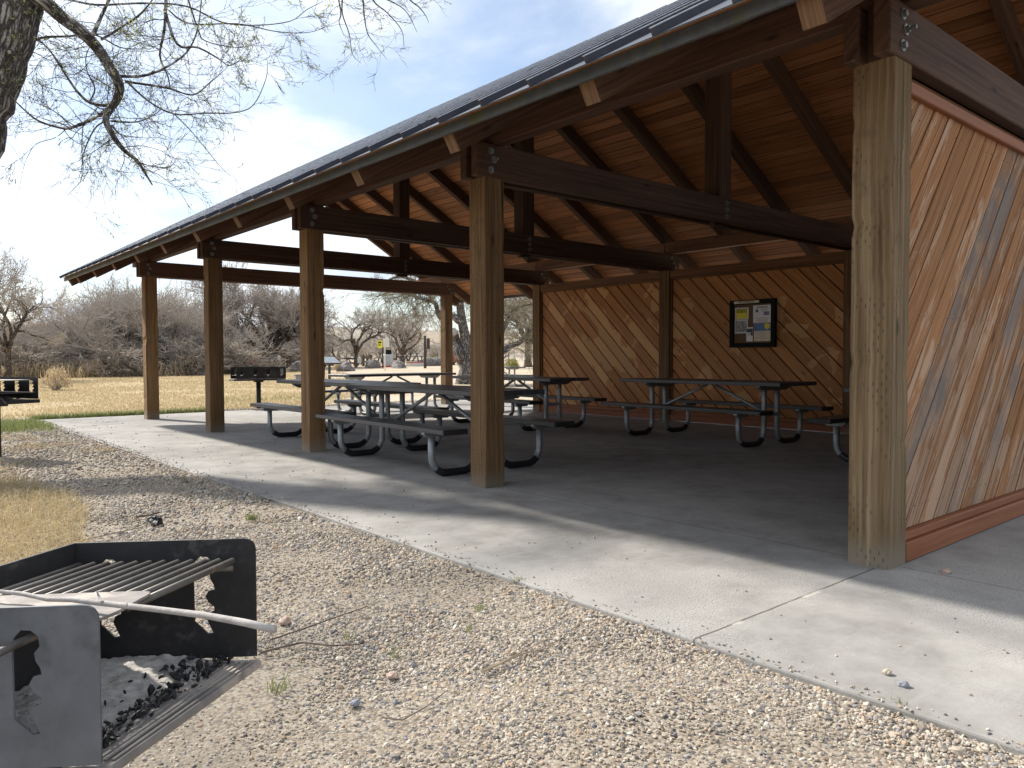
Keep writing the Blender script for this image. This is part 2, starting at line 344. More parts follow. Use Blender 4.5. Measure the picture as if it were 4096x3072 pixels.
def ground():
    n = NT('gravel_and_dry_lawn'); c = n.co(); sp = n.n('ShaderNodeSeparateXYZ', {0: c}); x, y = sp.outputs[0], sp.outputs[1]
    # gravel
    vc = n.n('ShaderNodeTexVoronoi', {'Vector': c, 'Scale': 95.0}); peb = n.ramp(n.n('ShaderNodeSeparateColor', {0: vc.outputs[1]}).outputs[0], [(0, (0.315, 0.270, 0.211)), (.25, (0.216, 0.181, 0.142)), (.5, (0.358, 0.320, 0.263)), (.62, (0.098, 0.096, 0.102)), (.7, (0.271, 0.220, 0.166)), (.85, (0.335, 0.298, 0.246))], 'CONSTANT')
    edge = n.step(vc.outputs[0], .55, .95)
    peb = n.mix(n.math('MULTIPLY', edge, .7), peb, (0.071, 0.055, 0.043))  # shade in the crevices between stones is painted into the colour
    n1 = n.noise(c, 1.1, 5, .6); sand = n.ramp(n.noise(c, 90, 4, .7), [(.3, (0.196, 0.160, 0.114)), (.7, (0.325, 0.276, 0.206))])
    grav = n.mix(n.step(n1, .56, .70), peb, sand)
    dirt = n.ramp(n.noise(c, 60, 5, .7), [(.3, (0.135, 0.113, 0.089)), (.7, (0.238, 0.206, 0.166))]); dd = n.math('MULTIPLY', n.step(n.math('ADD', x, n.math('MULTIPLY', n1, .9)), -2.15, -2.75), n.step(y, 2.2, .7))
    grav = n.mix(n.math('MULTIPLY', dd, .75), grav, dirt)
    # lawn
    l1 = n.noise(c, .5, 6, .65); l2 = n.noise(c, 14, 5, .7)
    lawn = n.ramp(l2, [(.25, (0.234, 0.172, 0.094)), (.5, (0.367, 0.281, 0.156)), (.75, (0.484, 0.390, 0.242))])
    lawn = n.mix(n.math('MULTIPLY', n.step(l1, .5, .66), .5), lawn, (0.312, 0.257, 0.172))
    lawn = n.mix(n.math('MULTIPLY', n.step(n.noise(c, .35, 4, .6), .58, .7), .5), lawn, (0.156, 0.172, 0.055))
    # pale sandy ground to the right
    sandy = n.ramp(n.math('ADD', n.math('MULTIPLY', l1, .5), n.math('MULTIPLY', n.noise(c, 7, 4, .7), .5)), [(.35, (0.312, 0.250, 0.176)), (.55, (0.468, 0.390, 0.296)), (.72, (0.390, 0.328, 0.195))])
    wob = n.math('MULTIPLY', n.math('SUBTRACT', n.noise(c, .25, 4, .6), .5), 7)
    fs = n.step(n.math('ADD', n.math('SUBTRACT', x, n.math('MULTIPLY', y, .50)), wob), -4.2, -2.4)
    far = n.mix(fs, lawn, sandy)
    w2 = n.math('MULTIPLY', n.math('SUBTRACT', n.noise(c, 1.6, 4, .7), .5), 1.6)
    isl = n.step(n.math('ADD', y, w2), 14.15, 14.7)                    # beyond the slab end
    left = n.math('MULTIPLY', n.step(n.math('ADD', x, w2), -2.6, -3.1), n.step(y, 10.4, 11.4))
    patch = n.step(n.n('ShaderNodeVectorMath', {0: n.n('ShaderNodeCombineXYZ', {0: x, 1: n.math('MULTIPLY', y, .45), 2: 0}).outputs[0], 1: (-3.5, 2.03, 0)}, operation='DISTANCE').outputs['Value'], .95, .6)
    zone = n.math('MAXIMUM', n.math('MAXIMUM', isl, left), n.math('MULTIPLY', patch, .75), clamp=True)
    ramp2 = n.step(n.math('ADD', x, w2), 7.6, 8.6)
    zone = n.math('MAXIMUM', zone, ramp2)
    col = n.mix(zone, grav, far)
    n.set(col=col, rough=.95, spec=.2)
    h = n.math('ADD', n.math('MULTIPLY', n.math('SUBTRACT', 1, vc.outputs[0]), .6), n.math('MULTIPLY', n.noise(c, 30, 4, .7), .6)); n.bump(h, .6, .008); return n.m
M['ground'] = ground()
# ------------------------------------------------------------------ camera
cam = bpy.data.cameras.new('camera'); co_ = bpy.data.objects.new('camera', cam); COL.objects.link(co_)
mw = Matrix((CR, CU, -CD)).transposed().to_4x4(); mw.translation = CAM; co_.matrix_world = mw
cam.sensor_width = 36; cam.lens = 36 * FPX / 4096; cam.clip_start = .05; cam.clip_end = 5000; S.camera = co_
# ------------------------------------------------------------------ light and sky
SUNV = Vector((-.32, 1.10, 1.0)).normalized(); ELEV = math.asin(SUNV.z)
sl = bpy.data.lights.new('sun', 'SUN'); sl.energy = 4.8; sl.angle = R(2.2); sl.color = (1, .94, .85)
so = bpy.data.objects.new('sun', sl); COL.objects.link(so); so.rotation_euler = SUNV.to_track_quat('Z', 'Y').to_euler(); so.location = (0, 0, 30)
W = bpy.data.worlds.new('World'); S.world = W; W.use_nodes = True; wt = W.node_tree; wt.nodes.clear()
def wn(ty, **a):
    nd = wt.nodes.new(ty)
    for k, v in a.items(): setattr(nd, k, v)
    return nd
wo = wn('ShaderNodeOutputWorld'); bg = wn('ShaderNodeBackground'); sky = wn('ShaderNodeTexSky', sky_type='NISHITA', sun_disc=False)
sky.sun_elevation = ELEV; sky.sun_rotation = math.atan2(SUNV.x, SUNV.y); sky.dust_density = .7; sky.ozone_density = 1.5; sky.air_density = 1.0
tc = wn('ShaderNodeTexCoord'); sx = wn('ShaderNodeSeparateXYZ'); wt.links.new(tc.outputs['Generated'], sx.inputs[0])
def wm(op, a, b=0.):
    nd = wn('ShaderNodeMath', operation=op)
    for i, v in enumerate((a, b)):
        if isinstance(v, bpy.types.NodeSocket): wt.links.new(v, nd.inputs[i])
        else: nd.inputs[i].default_value = v
    return nd.outputs[0]
zz = wm('ADD', wm('MAXIMUM', sx.outputs[2], 0.), .16)
cx = wn('ShaderNodeCombineXYZ'); wt.links.new(wm('DIVIDE', sx.outputs[0], zz), cx.inputs[0]); wt.links.new(wm('DIVIDE', sx.outputs[1], zz), cx.inputs[1])
def wnoise(scale, det, rough, dist=0):
    nd = wn('ShaderNodeTexNoise'); wt.links.new(cx.outputs[0], nd.inputs['Vector'])
    for k, v in (('Scale', scale), ('Detail', det), ('Roughness', rough), ('Distortion', dist)): nd.inputs[k].default_value = v
    return nd.outputs[0]
cl = wm('ADD', wm('MULTIPLY', wnoise(.95, 7, .55, .4), .8), wm('MULTIPLY', wnoise(3.1, 6, .6, .3), .2))
mr = wn('ShaderNodeMapRange', interpolation_type='SMOOTHSTEP'); wt.links.new(cl, mr.inputs[0]); mr.inputs[1].default_value = .37; mr.inputs[2].default_value = .56; mr.inputs[3].default_value = .2; mr.inputs[4].default_value = 1.0
mx = wn('ShaderNodeMix', data_type='RGBA'); wt.links.new(mr.outputs[0], mx.inputs[0]); wt.links.new(sky.outputs[0], mx.inputs[6])
gr = wn('ShaderNodeTexNoise'); wt.links.new(cx.outputs[0], gr.inputs['Vector']); gr.inputs['Scale'].default_value = 1.7; gr.inputs['Detail'].default_value = 5
cr = wn('ShaderNodeValToRGB'); wt.links.new(gr.outputs[0], cr.inputs[0]); e = cr.color_ramp.elements
e[0].position = .35; e[0].color = (4.6, 5.2, 6.1, 1); e[1].position = .62; e[1].color = (6.6, 6.8, 7.1, 1)
dt = wn('ShaderNodeVectorMath', operation='DOT_PRODUCT'); wt.links.new(tc.outputs['Generated'], dt.inputs[0]); dt.inputs[1].default_value = SUNV
glow = wm('ADD', 1.0, wm('MULTIPLY', .7, wm('POWER', wm('MAXIMUM', dt.outputs['Value'], 0.), 5.)))     # thin cloud is brighter toward the sun
vm = wn('ShaderNodeVectorMath', operation='SCALE'); wt.links.new(cr.outputs[0], vm.inputs[0]); wt.links.new(glow, vm.inputs['Scale'])
wt.links.new(vm.outputs[0], mx.inputs[7]); wt.links.new(mx.outputs[2], bg.inputs[0]); bg.inputs[1].default_value = .112
wt.links.new(bg.outputs[0], wo.inputs[0])
vs = S.view_settings; vs.view_transform = 'Standard'; vs.look = 'None'; vs.gamma = 1; vs.exposure = 0.62; vs.use_curve_mapping = False
# ------------------------------------------------------------------ ground, slab, hills
def build_ground():
    rs = [0, .5, 1, 1.5, 2, 2.5, 3, 3.5, 4, 5, 6, 7, 8, 10, 12, 14, 16, 18, 20, 23, 26, 29, 32, 36, 40, 45, 50, 55, 60, 66, 72, 80, 88, 100, 130, 200, 350, 600, 1000, 2000]
    na = 160; V = [(CAM.x, CAM.y, gz(CAM.x, CAM.y))]; F = []
    for r in rs[1:]:
        for i in range(na):
            a = 2 * math.pi * i / na; x, y = CAM.x + r * math.sin(a), CAM.y + r * math.cos(a); V.append((x, y, gz(x, y)))
    for i in range(na): F.append((0, 1 + (i + 1) % na, 1 + i))
    for k in range(len(rs) - 2):
        b = 1 + k * na
        for i in range(na):
            j = (i + 1) % na; F.append((b + i, b + j, b + na + j, b + na + i))
    me = bpy.data.meshes.new('ground'); me.from_pydata(V, [], F); me.materials.append(M['ground']); me.update()
    if me.polygons[5].normal.z < 0: me.flip_normals()
    tag(link(bpy.data.objects.new('ground', me)), kind='structure')
build_ground()
SX, SY0, SY1 = -1.425, -9, 13.42
def slab():
    bm = bmesh.new()
    pts = []
    y = SY0
    while y < SY1: pts.append((SX + .006 * mnoise.noise((0, y * 2.2, 3)) + .003 * mnoise.noise((0, y * 15, 3)), y)); y += .06
    pts.append((SX, SY1)); pts += [(8.4, SY1), (8.4, SY0)]
    vt = [bm.verts.new((p[0], p[1], 0)) for p in pts]; bm.faces.new(vt)
    vb = [bm.verts.new((p[0], p[1], -.2)) for p in pts]
    for i in range(len(pts)): j = (i + 1) % len(pts); bm.faces.new((vt[i], vt[j], vb[j], vb[i]))
    bmesh.ops.recalc_face_normals(bm, faces=bm.faces)
    me = bpy.data.meshes.new('concrete_slab'); bm.to_mesh(me); me.materials.append(M['concrete'])
    if me.polygons[0].normal.z < 0: me.flip_normals()
    o = bpy.data.objects.new('concrete_slab', me); link(o); tag(o, kind='structure')
    b = o.modifiers.new('b', 'BEVEL'); b.width = .008; b.segments = 2; b.limit_method = 'ANGLE'; b.angle_limit = R(60)
slab()
def hills():
    n = NT('sagebrush_hillside'); c = n.co(); a = n.noise(c, .05, 8, .75); b = n.noise(c, .008, 5, .6)
    n.set(col=n.mix(n.step(b, .4, .65), n.ramp(a, [(.38, (.20, .175, .14)), (.55, (.36, .32, .27)), (.7, (.44, .39, .33))]), (.33, .27, .20)), rough=1, spec=.1); n.bump(a, .6, 1.2)
    V = []; F = []; na = 240; prof = [(0, 0), (40, .08), (90, .28), (140, .52), (175, .72), (200, .93), (215, 1.0), (260, 1.01), (500, 1.05)]
    for i in range(na):
        t = i / (na - 1); az = -.9 + t * 3.0
        h = 27 + 3 * mnoise.noise((az * 3, 0, 5)) + 1.0 * mnoise.noise((az * 30, 1, 5)) + (4.0 * smooth(.75, .38, az)) + 1
        for d, f in prof:
            r = 560 + d + 40 * mnoise.noise((az * 4, d * .01, 9)) + 10 * mnoise.noise((az * 40, d * .03, 2))
            V.append((CAM.x + r * math.sin(az), CAM.y + r * math.cos(az), .3 + h * f + (1.5 * mnoise.noise((az * 60, d * .05, 1)) if 0 < f < 1 else 0)))
    k = len(prof)
    for i in range(na - 1):
        for j in range(k - 1): F.append((i * k + j, i * k + j + 1, (i + 1) * k + j + 1, (i + 1) * k + j))
    me = bpy.data.meshes.new('hills'); me.from_pydata(V, [], F); me.materials.append(n.m); me.update()
    if sum(p.normal.z for p in me.polygons) < 0: me.flip_normals()
    for p in me.polygons: p.use_smooth = True
    tag(link(bpy.data.objects.new('hills', me)), kind='structure')
hills()
# ------------------------------------------------------------------ pavilion
BAY, PW, PH, XB = 3.051, .196, 2.40, 6.151
Y1 = 13.34; YN = -1.0; MS = .583; CS = math.cos(math.atan(MS)); SN = math.sin(math.atan(MS)); XR = 3.175
zb = lambda x: 2.265 + MS * (x + .867)      # underside of the front rafters
pav = empty('picnic_pavilion', (0, 0, 0), label='long open timber picnic pavilion with ribbed metal roof and diagonal board walls', cat='pavilion')
def post(x0, y0, seed, h=PH, w=PW):
    m = MB(); c = .007; rnd = random.Random(seed); n = 44; r = rnd.uniform(0, 40)
    base = [(c, 0), (w - c, 0), (w, c), (w, w - c), (w - c, w), (c, w), (0, w - c), (0, c)]
    per = [0]
    for i in range(8): a, b = base[i], base[(i + 1) % 8]; per.append(per[-1] + math.hypot(a[0] - b[0], a[1] - b[1]))
    chips = [(rnd.randrange(4), rnd.uniform(.2, h - .2), rnd.uniform(.004, .011), rnd.uniform(.02, .07)) for _ in range(9)]
    for i in range(n + 1):
        z = h * i / n
        for j, (a, b) in enumerate(base):
            cj = ((j + 1) // 2) % 4; d = 0
            for q in chips:
                if q[0] == cj: d += q[2] * max(0, 1 - abs(z - q[1]) / q[3])
            dx = .0022 * mnoise.noise((seed * 3.1 + cj, z * 5, 1)); dy = .0022 * mnoise.noise((seed * 3.1 + cj, z * 5, 7))
            sx = 1 if a < w / 2 else -1; sy = 1 if b < w / 2 else -1
            m.v.append(Vector((x0 + a + dx + sx * d, y0 + b + dy + sy * d, z)))
    t = rnd.random()
    for i in range(n):
        for j in range(8):
            j2 = (j + 1) % 8; u0, u1 = h * i / n, h * (i + 1) / n
            m.quad([i * 8 + j, i * 8 + j2, (i + 1) * 8 + j2, (i + 1) * 8 + j], [(u0, r + per[j]), (u0, r + per[j + 1]), (u1, r + per[j + 1]), (u1, r + per[j])], t)
    m.quad([n * 8 + j for j in range(8)], [(0, 0)] * 8, t)
    # tenon between the two tie planks
    return m
for k in range(5):
    post(0, BAY * k, 3 + k).build('post', M['postg' if k == 0 else 'post'], pav)
    post(XB, BAY * k, 20 + k).build('post', M['post'], pav)
for k in range(5):
    for xx in (0, XB): MB().bx(xx + .004, xx + PW - .004, BAY * k + .068, BAY * k + .128, PH + .001, PH + .253, 'z').build('post_tenon', M['beam'], pav)
def bolt_mb(c, nrm=(0, -1, 0), rod=0.0):
    m = MB(); c = Vector(c); n_ = Vector(nrm)
    m.tube([c, c + n_ * .005], .027, 14); m.tube([c + n_ * .005, c + n_ * .019], .016, 6)
    if rod: m.tube([c + n_ * .019, c + n_ * (.019 + rod)], .009, 8)
    return m
for k in range(5):
    y0 = BAY * k
    for side, ya, yb in ((0, y0 - .012, y0 + .066), (1, y0 + .13, y0 + .208)):
        m = MB(); m.bx(-.078, 6.395, ya, yb, PH, 2.655, 'x'); tie = m.build('tie_beam', M['beam'], pav, .006)
        if side == 0:
            for (bx_, bz, rd) in ((.055, 2.60, 0), (.085, 2.535, .03), (.055, 2.455, 0), (6.2, 2.60, 0), (6.25, 2.535, .03), (6.3, 2.455, 0.02), (3.175, 2.60, .01), (3.175, 2.53, 0), (3.175, 2.46, .025)):
                if k in (0, 4) and 3 < bx_ < 4: continue
                bolt_mb((bx_, ya, bz), rod=rd).build('bolt', M['bolt'], tie)
    if k in (1, 2, 3):
        m = MB(); m.bx(3.077, 3.273, y0 + .0, y0 + PW, 2.657, 4.36, 'z'); m.bx(3.08, 3.27, y0 + .068, y0 + .128, 2.36, 2.657, 'z'); m.build('king_post', M['beam'], pav, .006)
# eave beams, spliced over the ties
for (xa, xb) in ((.085, .20), (XB - .002, XB + .113)):
    ys = [-.75, .09, BAY + .09, 2 * BAY + .09, 3 * BAY + .09, 4 * BAY + .09, 13.30]
    for a, b in zip(ys[:-1], ys[1:]):
        MB().bx(xa, xb, a, b - .004, 2.657, 2.845 + (.0 if xa < 1 else .0), 'y').build('eave_beam', M['beam'] if xa < 1 else M['header'], pav, .006)
MB().bx(3.115, 3.235, YN + .2, 13.28, 4.37, 4.62, 'y').build('ridge_beam', M['beam'], pav, .006)
def rafter(y, side, mat=None):
    """one rafter whose far face is at y; side 0 front slope, 1 back slope"""
    s = 1 if side == 0 else -1; x0 = -.867 if side == 0 else 2 * XR + .867
    m = MB(); L = (XR + .867) / CS - .09; d = .17; th = .10
    m.box((x0, y - th, 2.265), (s * CS, 0, SN), (0, 1, 0), (-s * SN, 0, CS), L, th, d)
    o = m.build('rafter', M['rafter'], pav, .004)
    # sawn outer end: its own pale face, 2 mm proud
    e = MB(); e.box((x0 - s * CS * .0022, y - th + .002, 2.2672), (0, 0, 1) if False else (-s * SN, 0, CS), (0, 1, 0), (s * CS, 0, SN), d - .004, th - .004, .002)
    e.build('sawn_end', M['endgrain'], o)
for y in [-.025 + 1.158 * i for i in range(12)] + [YN + .1, 13.33]: rafter(y, 0)
for y in [4.158 + 1.079 * k for k in range(-4, 9)] + [YN + .1, 13.33]: rafter(y, 1)
# boards of the roof deck, running along the pavilion
for side in (0, 1):
    s = 1 if side == 0 else -1; m = MB(); u = Vector((s * CS, 0, SN)); nn = Vector((-s * SN, 0, CS))
    x0 = -.93 if side == 0 else 2 * XR + .93; z0 = 2.265 + MS * (-.93 + .867)
    o = Vector((x0, 0, z0)) + nn * (.1705); tot = (XR + .93) / CS; w = .138; i = 0
    while i * w < tot - .05:
        cuts = [YN - .02] + sorted(random.uniform(YN + 1, 12.5) for _ in range(2)) + [13.37]
        for a, b in zip(cuts[:-1], cuts[1:]):
            p = o + u * (i * w + .003 + (.058 if i == 0 else 0)); m.box((p.x, a + .001, p.z), (0, 1, 0), u, nn, b - a - .002, w - .012 - (.058 if i == 0 else 0), .018)
        i += 1
    m.build('roof_boards', M['deck'], pav)
    m = MB(); p = o + nn * .021 - u * .03; m.box((p.x, YN - .05, p.z), (0, 1, 0), u, nn, 13.42 - YN + .03, tot + .02, .004)
    y = YN - .04
    while y < 13.41:
        q = p + nn * .0045 + u * -.004; m.box((q.x, y, q.z), u, (0, 1, 0), nn, tot + .01, .014, .032, m=0); m.box((q.x, y - .004, q.z) if False else tuple(Vector((q.x, y - .003, q.z)) + nn * .0325), u, (0, 1, 0), nn, tot + .01, .020, .005, m=1); y += .396
    m.build('roof_panel', [M['roof'], M['seam']], pav)
    sg = -s
    xf = p.x
    if side == 0:
        m = MB(); m.bx(-.975, -.962, YN - .03, 13.40, 2.346, 2.404, 'y'); m.bx(-.9615, -.94, YN - .03, 13.40, 2.352, 2.409, 'y'); m.bx(-.955, -.935, YN - .03, 13.40, 2.4095, 2.43, 'y'); m.build('eave_trim', M['fascia'], pav, .002)
        m = MB(); m.box((-.994, YN - .03, 2.4075), (0, 1, 0), (CS * .95, 0, .33), (-.33, 0, CS), 13.43 - YN, .05, .002); m.build('drip_edge', M['drip'], pav)
    else:
        m = MB(); m.bx(2 * XR + .962, 2 * XR + .975, YN - .03, 13.40, 2.346, 2.404, 'y'); m.build('eave_trim', M['fascia'], pav, .002)
MB().box((XR - .11, YN - .05, 4.79), (0, 1, 0), (CS, 0, SN), (-SN, 0, CS), 13.42 - YN, .125, .006).box((XR + .11, YN - .05, 4.79), (0, 1, 0), (-CS, 0, SN), (SN, 0, CS), 13.42 - YN, .125, .006).build('ridge_cap', M['roof'], pav)
# walls of diagonal boards
def clip(poly, rect):
    x0, x1, y0, y1 = rect
    for ax, lim, sg in ((0, x0, 1), (0, x1, -1), (1, y0, 1), (1, y1, -1)):
        out = []
        for i in range(len(poly)):
            a, b = poly[i], poly[(i + 1) % len(poly)]; da, db = (a[ax] - lim) * sg, (b[ax] - lim) * sg
            if da >= 0: out.append(a)
            if da * db < 0: t = da / (da - db); out.append((a[0] + (b[0] - a[0]) * t, a[1] + (b[1] - a[1]) * t))
        poly = out
        if len(poly) < 3: return []
    return poly
def diag(rect, ang, w, gap, o, u, v, n, th, m, crooked=0):
    g = (math.cos(ang), math.sin(ang)); p = (-g[1], g[0])
    cor = [(rect[i], rect[j]) for i in (0, 1) for j in (2, 3)]
    lo = min(c[0] * p[0] + c[1] * p[1] for c in cor); hi = max(c[0] * p[0] + c[1] * p[1] for c in cor); d = lo - .06
    while d < hi:
        a, b = d + gap / 2 + random.uniform(0, crooked), d + w - gap / 2 - random.uniform(0, crooked)
        q = [(g[0] * t + p[0] * s_, g[1] * t + p[1] * s_) for t, s_ in ((-12, a), (12, a), (12, b), (-12, b))]
        q = clip(q, rect)
        if len(q) >= 3:
            A = .5 * abs(sum(q[i][0] * q[(i + 1) % len(q)][1] - q[(i + 1) % len(q)][0] * q[i][1] for i in range(len(q))))
            if A > .0008: m.prism(q, u, v, n, th + random.uniform(0, .003), g, o=o)
        d += w
M['backing'] = simple('dark_gap_behind_boards', (.02, .012, .008), .95)  # near-black sheet added to stand in for the shade in the board gaps
for k in range(3):
    ya, yb = BAY * k + PW, BAY * (k + 1); X = 6.215
    w = empty('wall', (0, 0, 0)); w.parent = pav
    m = MB(); diag((-(yb - .035), -(ya + .035), .165, 2.245), R(-44), .178, .018, (X + .02, 0, 0), (0, -1, 0), (0, 0, 1), (-1, 0, 0), .026, m); m.build('wall_boards', M['wallin'], w)
    MB().bx(X + .022, X + .034, ya + .002, yb - .002, .06, 2.27, 'y').build('gap_shade_sheet', M['backing'], w)
    m = MB(); m.bx(X - .03, X + .02, ya + .002, ya + .033, .15, 2.247, 'z'); m.bx(X - .03, X + .02, yb - .033, yb - .002, .15, 2.247, 'z'); m.bx(X - .03, X + .02, ya + .002, yb - .002, 2.249, 2.278, 'y'); m.build('wall_trim', M['header'], w, .002)
    MB().bx(6.165, 6.335, ya + .002, yb - .002, 2.28, 2.398, 'y').build('header', M['header'], w, .004)
    MB().bx(X - .045, X + .05, ya + .002, yb - .002, .012, .105, 'y').bx(X - .028, X + .045, ya + .002, yb - .002, .107, .16, 'y').build('baseboard', M['trim'], w, .004)
w = empty('wall', (0, 0, 0)); w.parent = pav
m = MB(); diag((PW + .002, XB - .002, .146, 2.30), R(50), .142, .009, (0, .075, 0), (1, 0, 0), (0, 0, 1), (0, -1, 0), .018, m, .002); wb = m.build('wall_boards', M['wallout'], w)
m = MB(); random.seed(99)
for zz_ in (.25, 1.22, 2.2):
    x = .24
    while x < 2.2:
        m.tube([(x, .0575, zz_ + random.uniform(-.008, .008)), (x, .0535, zz_)], .0035, 6); x += .0925
m.build('nail_heads', M['bolt'], w)['kind'] = 'stuff'
MB().bx(PW + .002, XB - .002, .077, .09, .05, 2.34, 'x').build('gap_shade_sheet', M['backing'], w)
MB().bx(PW + .002, XB - .002, .022, .062, 2.285, 2.345, 'x').build('wall_trim', M['trim'], w, .005)
MB().bx(PW + .002, XB - .002, .07, .12, 2.346, 2.398, 'x').build('header', M['header'], w, .003)
MB().bx(PW + .002, XB - .002, -.004, .07, .004, .098, 'x').bx(PW + .002, XB - .002, .018, .072, .100, .142, 'x').build('baseboard', M['trim'], w, .005)
# ------------------------------------------------------------------ notice board on the back wall
nb = empty('notice_board', (6.14, 4.975, 1.16), 0, label='dark framed notice board with pinned papers and name plate on the diagonal board wall', cat='notice board')
X, Y = (0, -1, 0), (0, 0, 1); NW, NH = .735, .685
def nbp(a, b, d=0): return Vector((-d, -a, b))
M['frame'] = simple('black_green_frame_paint', (.010, .013, .011), .8, spec=.15); M['cork'] = simple('brown_cork', (.16, .095, .05), .9, var=.4, scale=120)
M['paper'] = simple('white_paper', (.82, .81, .83), .8, var=.05); M['cream'] = simple('cream_plate', (.80, .72, .50), .6, var=.05); M['ink'] = simple('black_ink', (.015, .015, .015), .8)
M['yellow'] = simple('yellow_print', (.85, .72, .07), .7, var=.05); M['bluep'] = simple('blue_print', (.12, .22, .42), .7, var=.3, scale=20); M['greyp'] = simple('grey_print', (.36, .36, .35), .8, var=.5, scale=30)
M['peach'] = simple('peach_print', (.78, .66, .50), .8, var=.1, scale=20); M['darkp'] = simple('dark_photo_print', (.09, .09, .10), .7, var=.7, scale=40); M['faint'] = simple('faint_print', (.28, .28, .29), .8); M['lilac'] = simple('lilac_print', (.25, .22, .34), .8, var=.4, scale=60)
fr = MB(); e_ = .062; dpt = .062
for a, b, c, d in ((0, NW, 0, e_), (0, NW, NH - e_, NH)): fr.box(nbp(a, c, -.05), (0, -1, 0), (0, 0, 1), (-1, 0, 0), b - a, d - c, dpt)
for a, b in ((0, e_), (NW - e_, NW)): fr.box(nbp(a, e_ + .0005, -.05), (0, 0, 1), (0, -1, 0), (-1, 0, 0), NH - 2 * e_ - .001, b - a, dpt)
fr.build('frame', M['frame'], nb, .004)
MB().box(nbp(.055, .055, -.03), (0, -1, 0), (0, 0, 1), (-1, 0, 0), NW - .11, NH - .11, .006).build('cork_panel', M['cork'], nb)
def sheet(nm, a, b, w_, h_, mat, par, d=-.0235, rot=0.0, lab=None):
    o = MB().prism([(0, 0), (w_, 0), (w_ + h_ * rot * .2, h_), (-.002, h_ + rot * .05)], (0, -1, 0), (0, 0, 1), (-1, 0, 0), .0006, o=nbp(a, b, d)).build(nm, mat, par)
    if lab: o['label'] = lab
    return o
def lines(par, a, b, w_, n_, dy, mat=None, h_=.004, d=-.0226):
    m = MB()
    for i in range(n_):
        f = random.uniform(.6, 1); m.prism([(0, 0), (w_ * f, 0), (w_ * f, h_), (0, h_)], (0, -1, 0), (0, 0, 1), (-1, 0, 0), .0002, o=nbp(a + w_ * (1 - f) / 2, b - i * dy, d))
    return m.build('print_lines', mat or M['ink'], par)
s1 = sheet('caution_notice', .075, .405, .225, .175, M['paper'], nb, lab='paper with yellow CAUTION panel')
sheet('yellow_panel', .094, .415, .185, .15, M['ink'], s1, -.0228); sheet('yellow_panel', .097, .418, .179, .144, M['yellow'], s1, -.0225)
sheet('black_band', .103, .507, .167, .048, M['ink'], s1, -.0222)
text('lettering', 'CAUTION', .050, M['yellow'], frame(nbp(.1865, .5305, -.0213), X, Y), s1, .0004, .78, .0018)
lines(s1, .112, .482, .15, 4, .017, M['ink'], .0065, -.0222)
s2 = sheet('map_sheet', .072, .205, .215, .195, M['paper'], nb, lab='pale grey map sheet'); sheet('map_print', .085, .222, .188, .165, M['greyp'], s2, -.0229)
s3 = sheet('white_notice', .375, .35, .285, .25, M['paper'], nb, lab='white notice with round black seal'); lines(s3, .41, .575, .22, 2, .014, M['ink'], .006); lines(s3, .48, .547, .15, 5, .009, M['faint'], .003); lines(s3, .40, .42, .23, 6, .011, M['faint'], .003)
text('seal', '\u25cf' if False else 'O', .045, M['ink'], frame(nbp(.435, .52, -.022), X, Y), s3, .0004, 1, .006); sheet('photo', .545, .455, .085, .05, M['lilac'], s3, -.0228)
s4 = sheet('blue_notice', .39, .085, .262, .258, M['peach'], nb, lab='notice with blue photo above and peach text below'); sheet('blue_photo', .393, .232, .256, .107, M['bluep'], s4, -.0228); lines(s4, .405, .215, .22, 7, .016, M['faint'], .003)
m = MB(); m.prism([(.045 * math.cos(i * .314), .045 * math.sin(i * .314)) for i in range(20)], (0, -1, 0), (0, 0, 1), (-1, 0, 0), .0004, o=nbp(.60, .300, -.0224)); m.build('yellow_disc', M['yellow'], s4)
s5 = sheet('photo_notice', .265, .085, .107, .205, M['paper'], nb, -.0232, lab='narrow notice with grey photos'); sheet('grey_photo', .272, .215, .098, .055, M['darkp'], s5, -.0226); sheet('grey_photo', .335, .17, .035, .042, M['darkp'], s5, -.0226); lines(s5, .275, .2, .05, 4, .009, M['ink'], .003, -.0225)
pl = sheet('name_plate', .08, .635, .41, .036, M['cream'], nb, .0135); pl['label'] = 'cream plate lettered PARK INFORMATION'
text('lettering', 'PARK INFORMATION', .030, M['ink'], frame(nbp(.285, .653, .0148), X, Y), pl, .0003, .92, .0006)
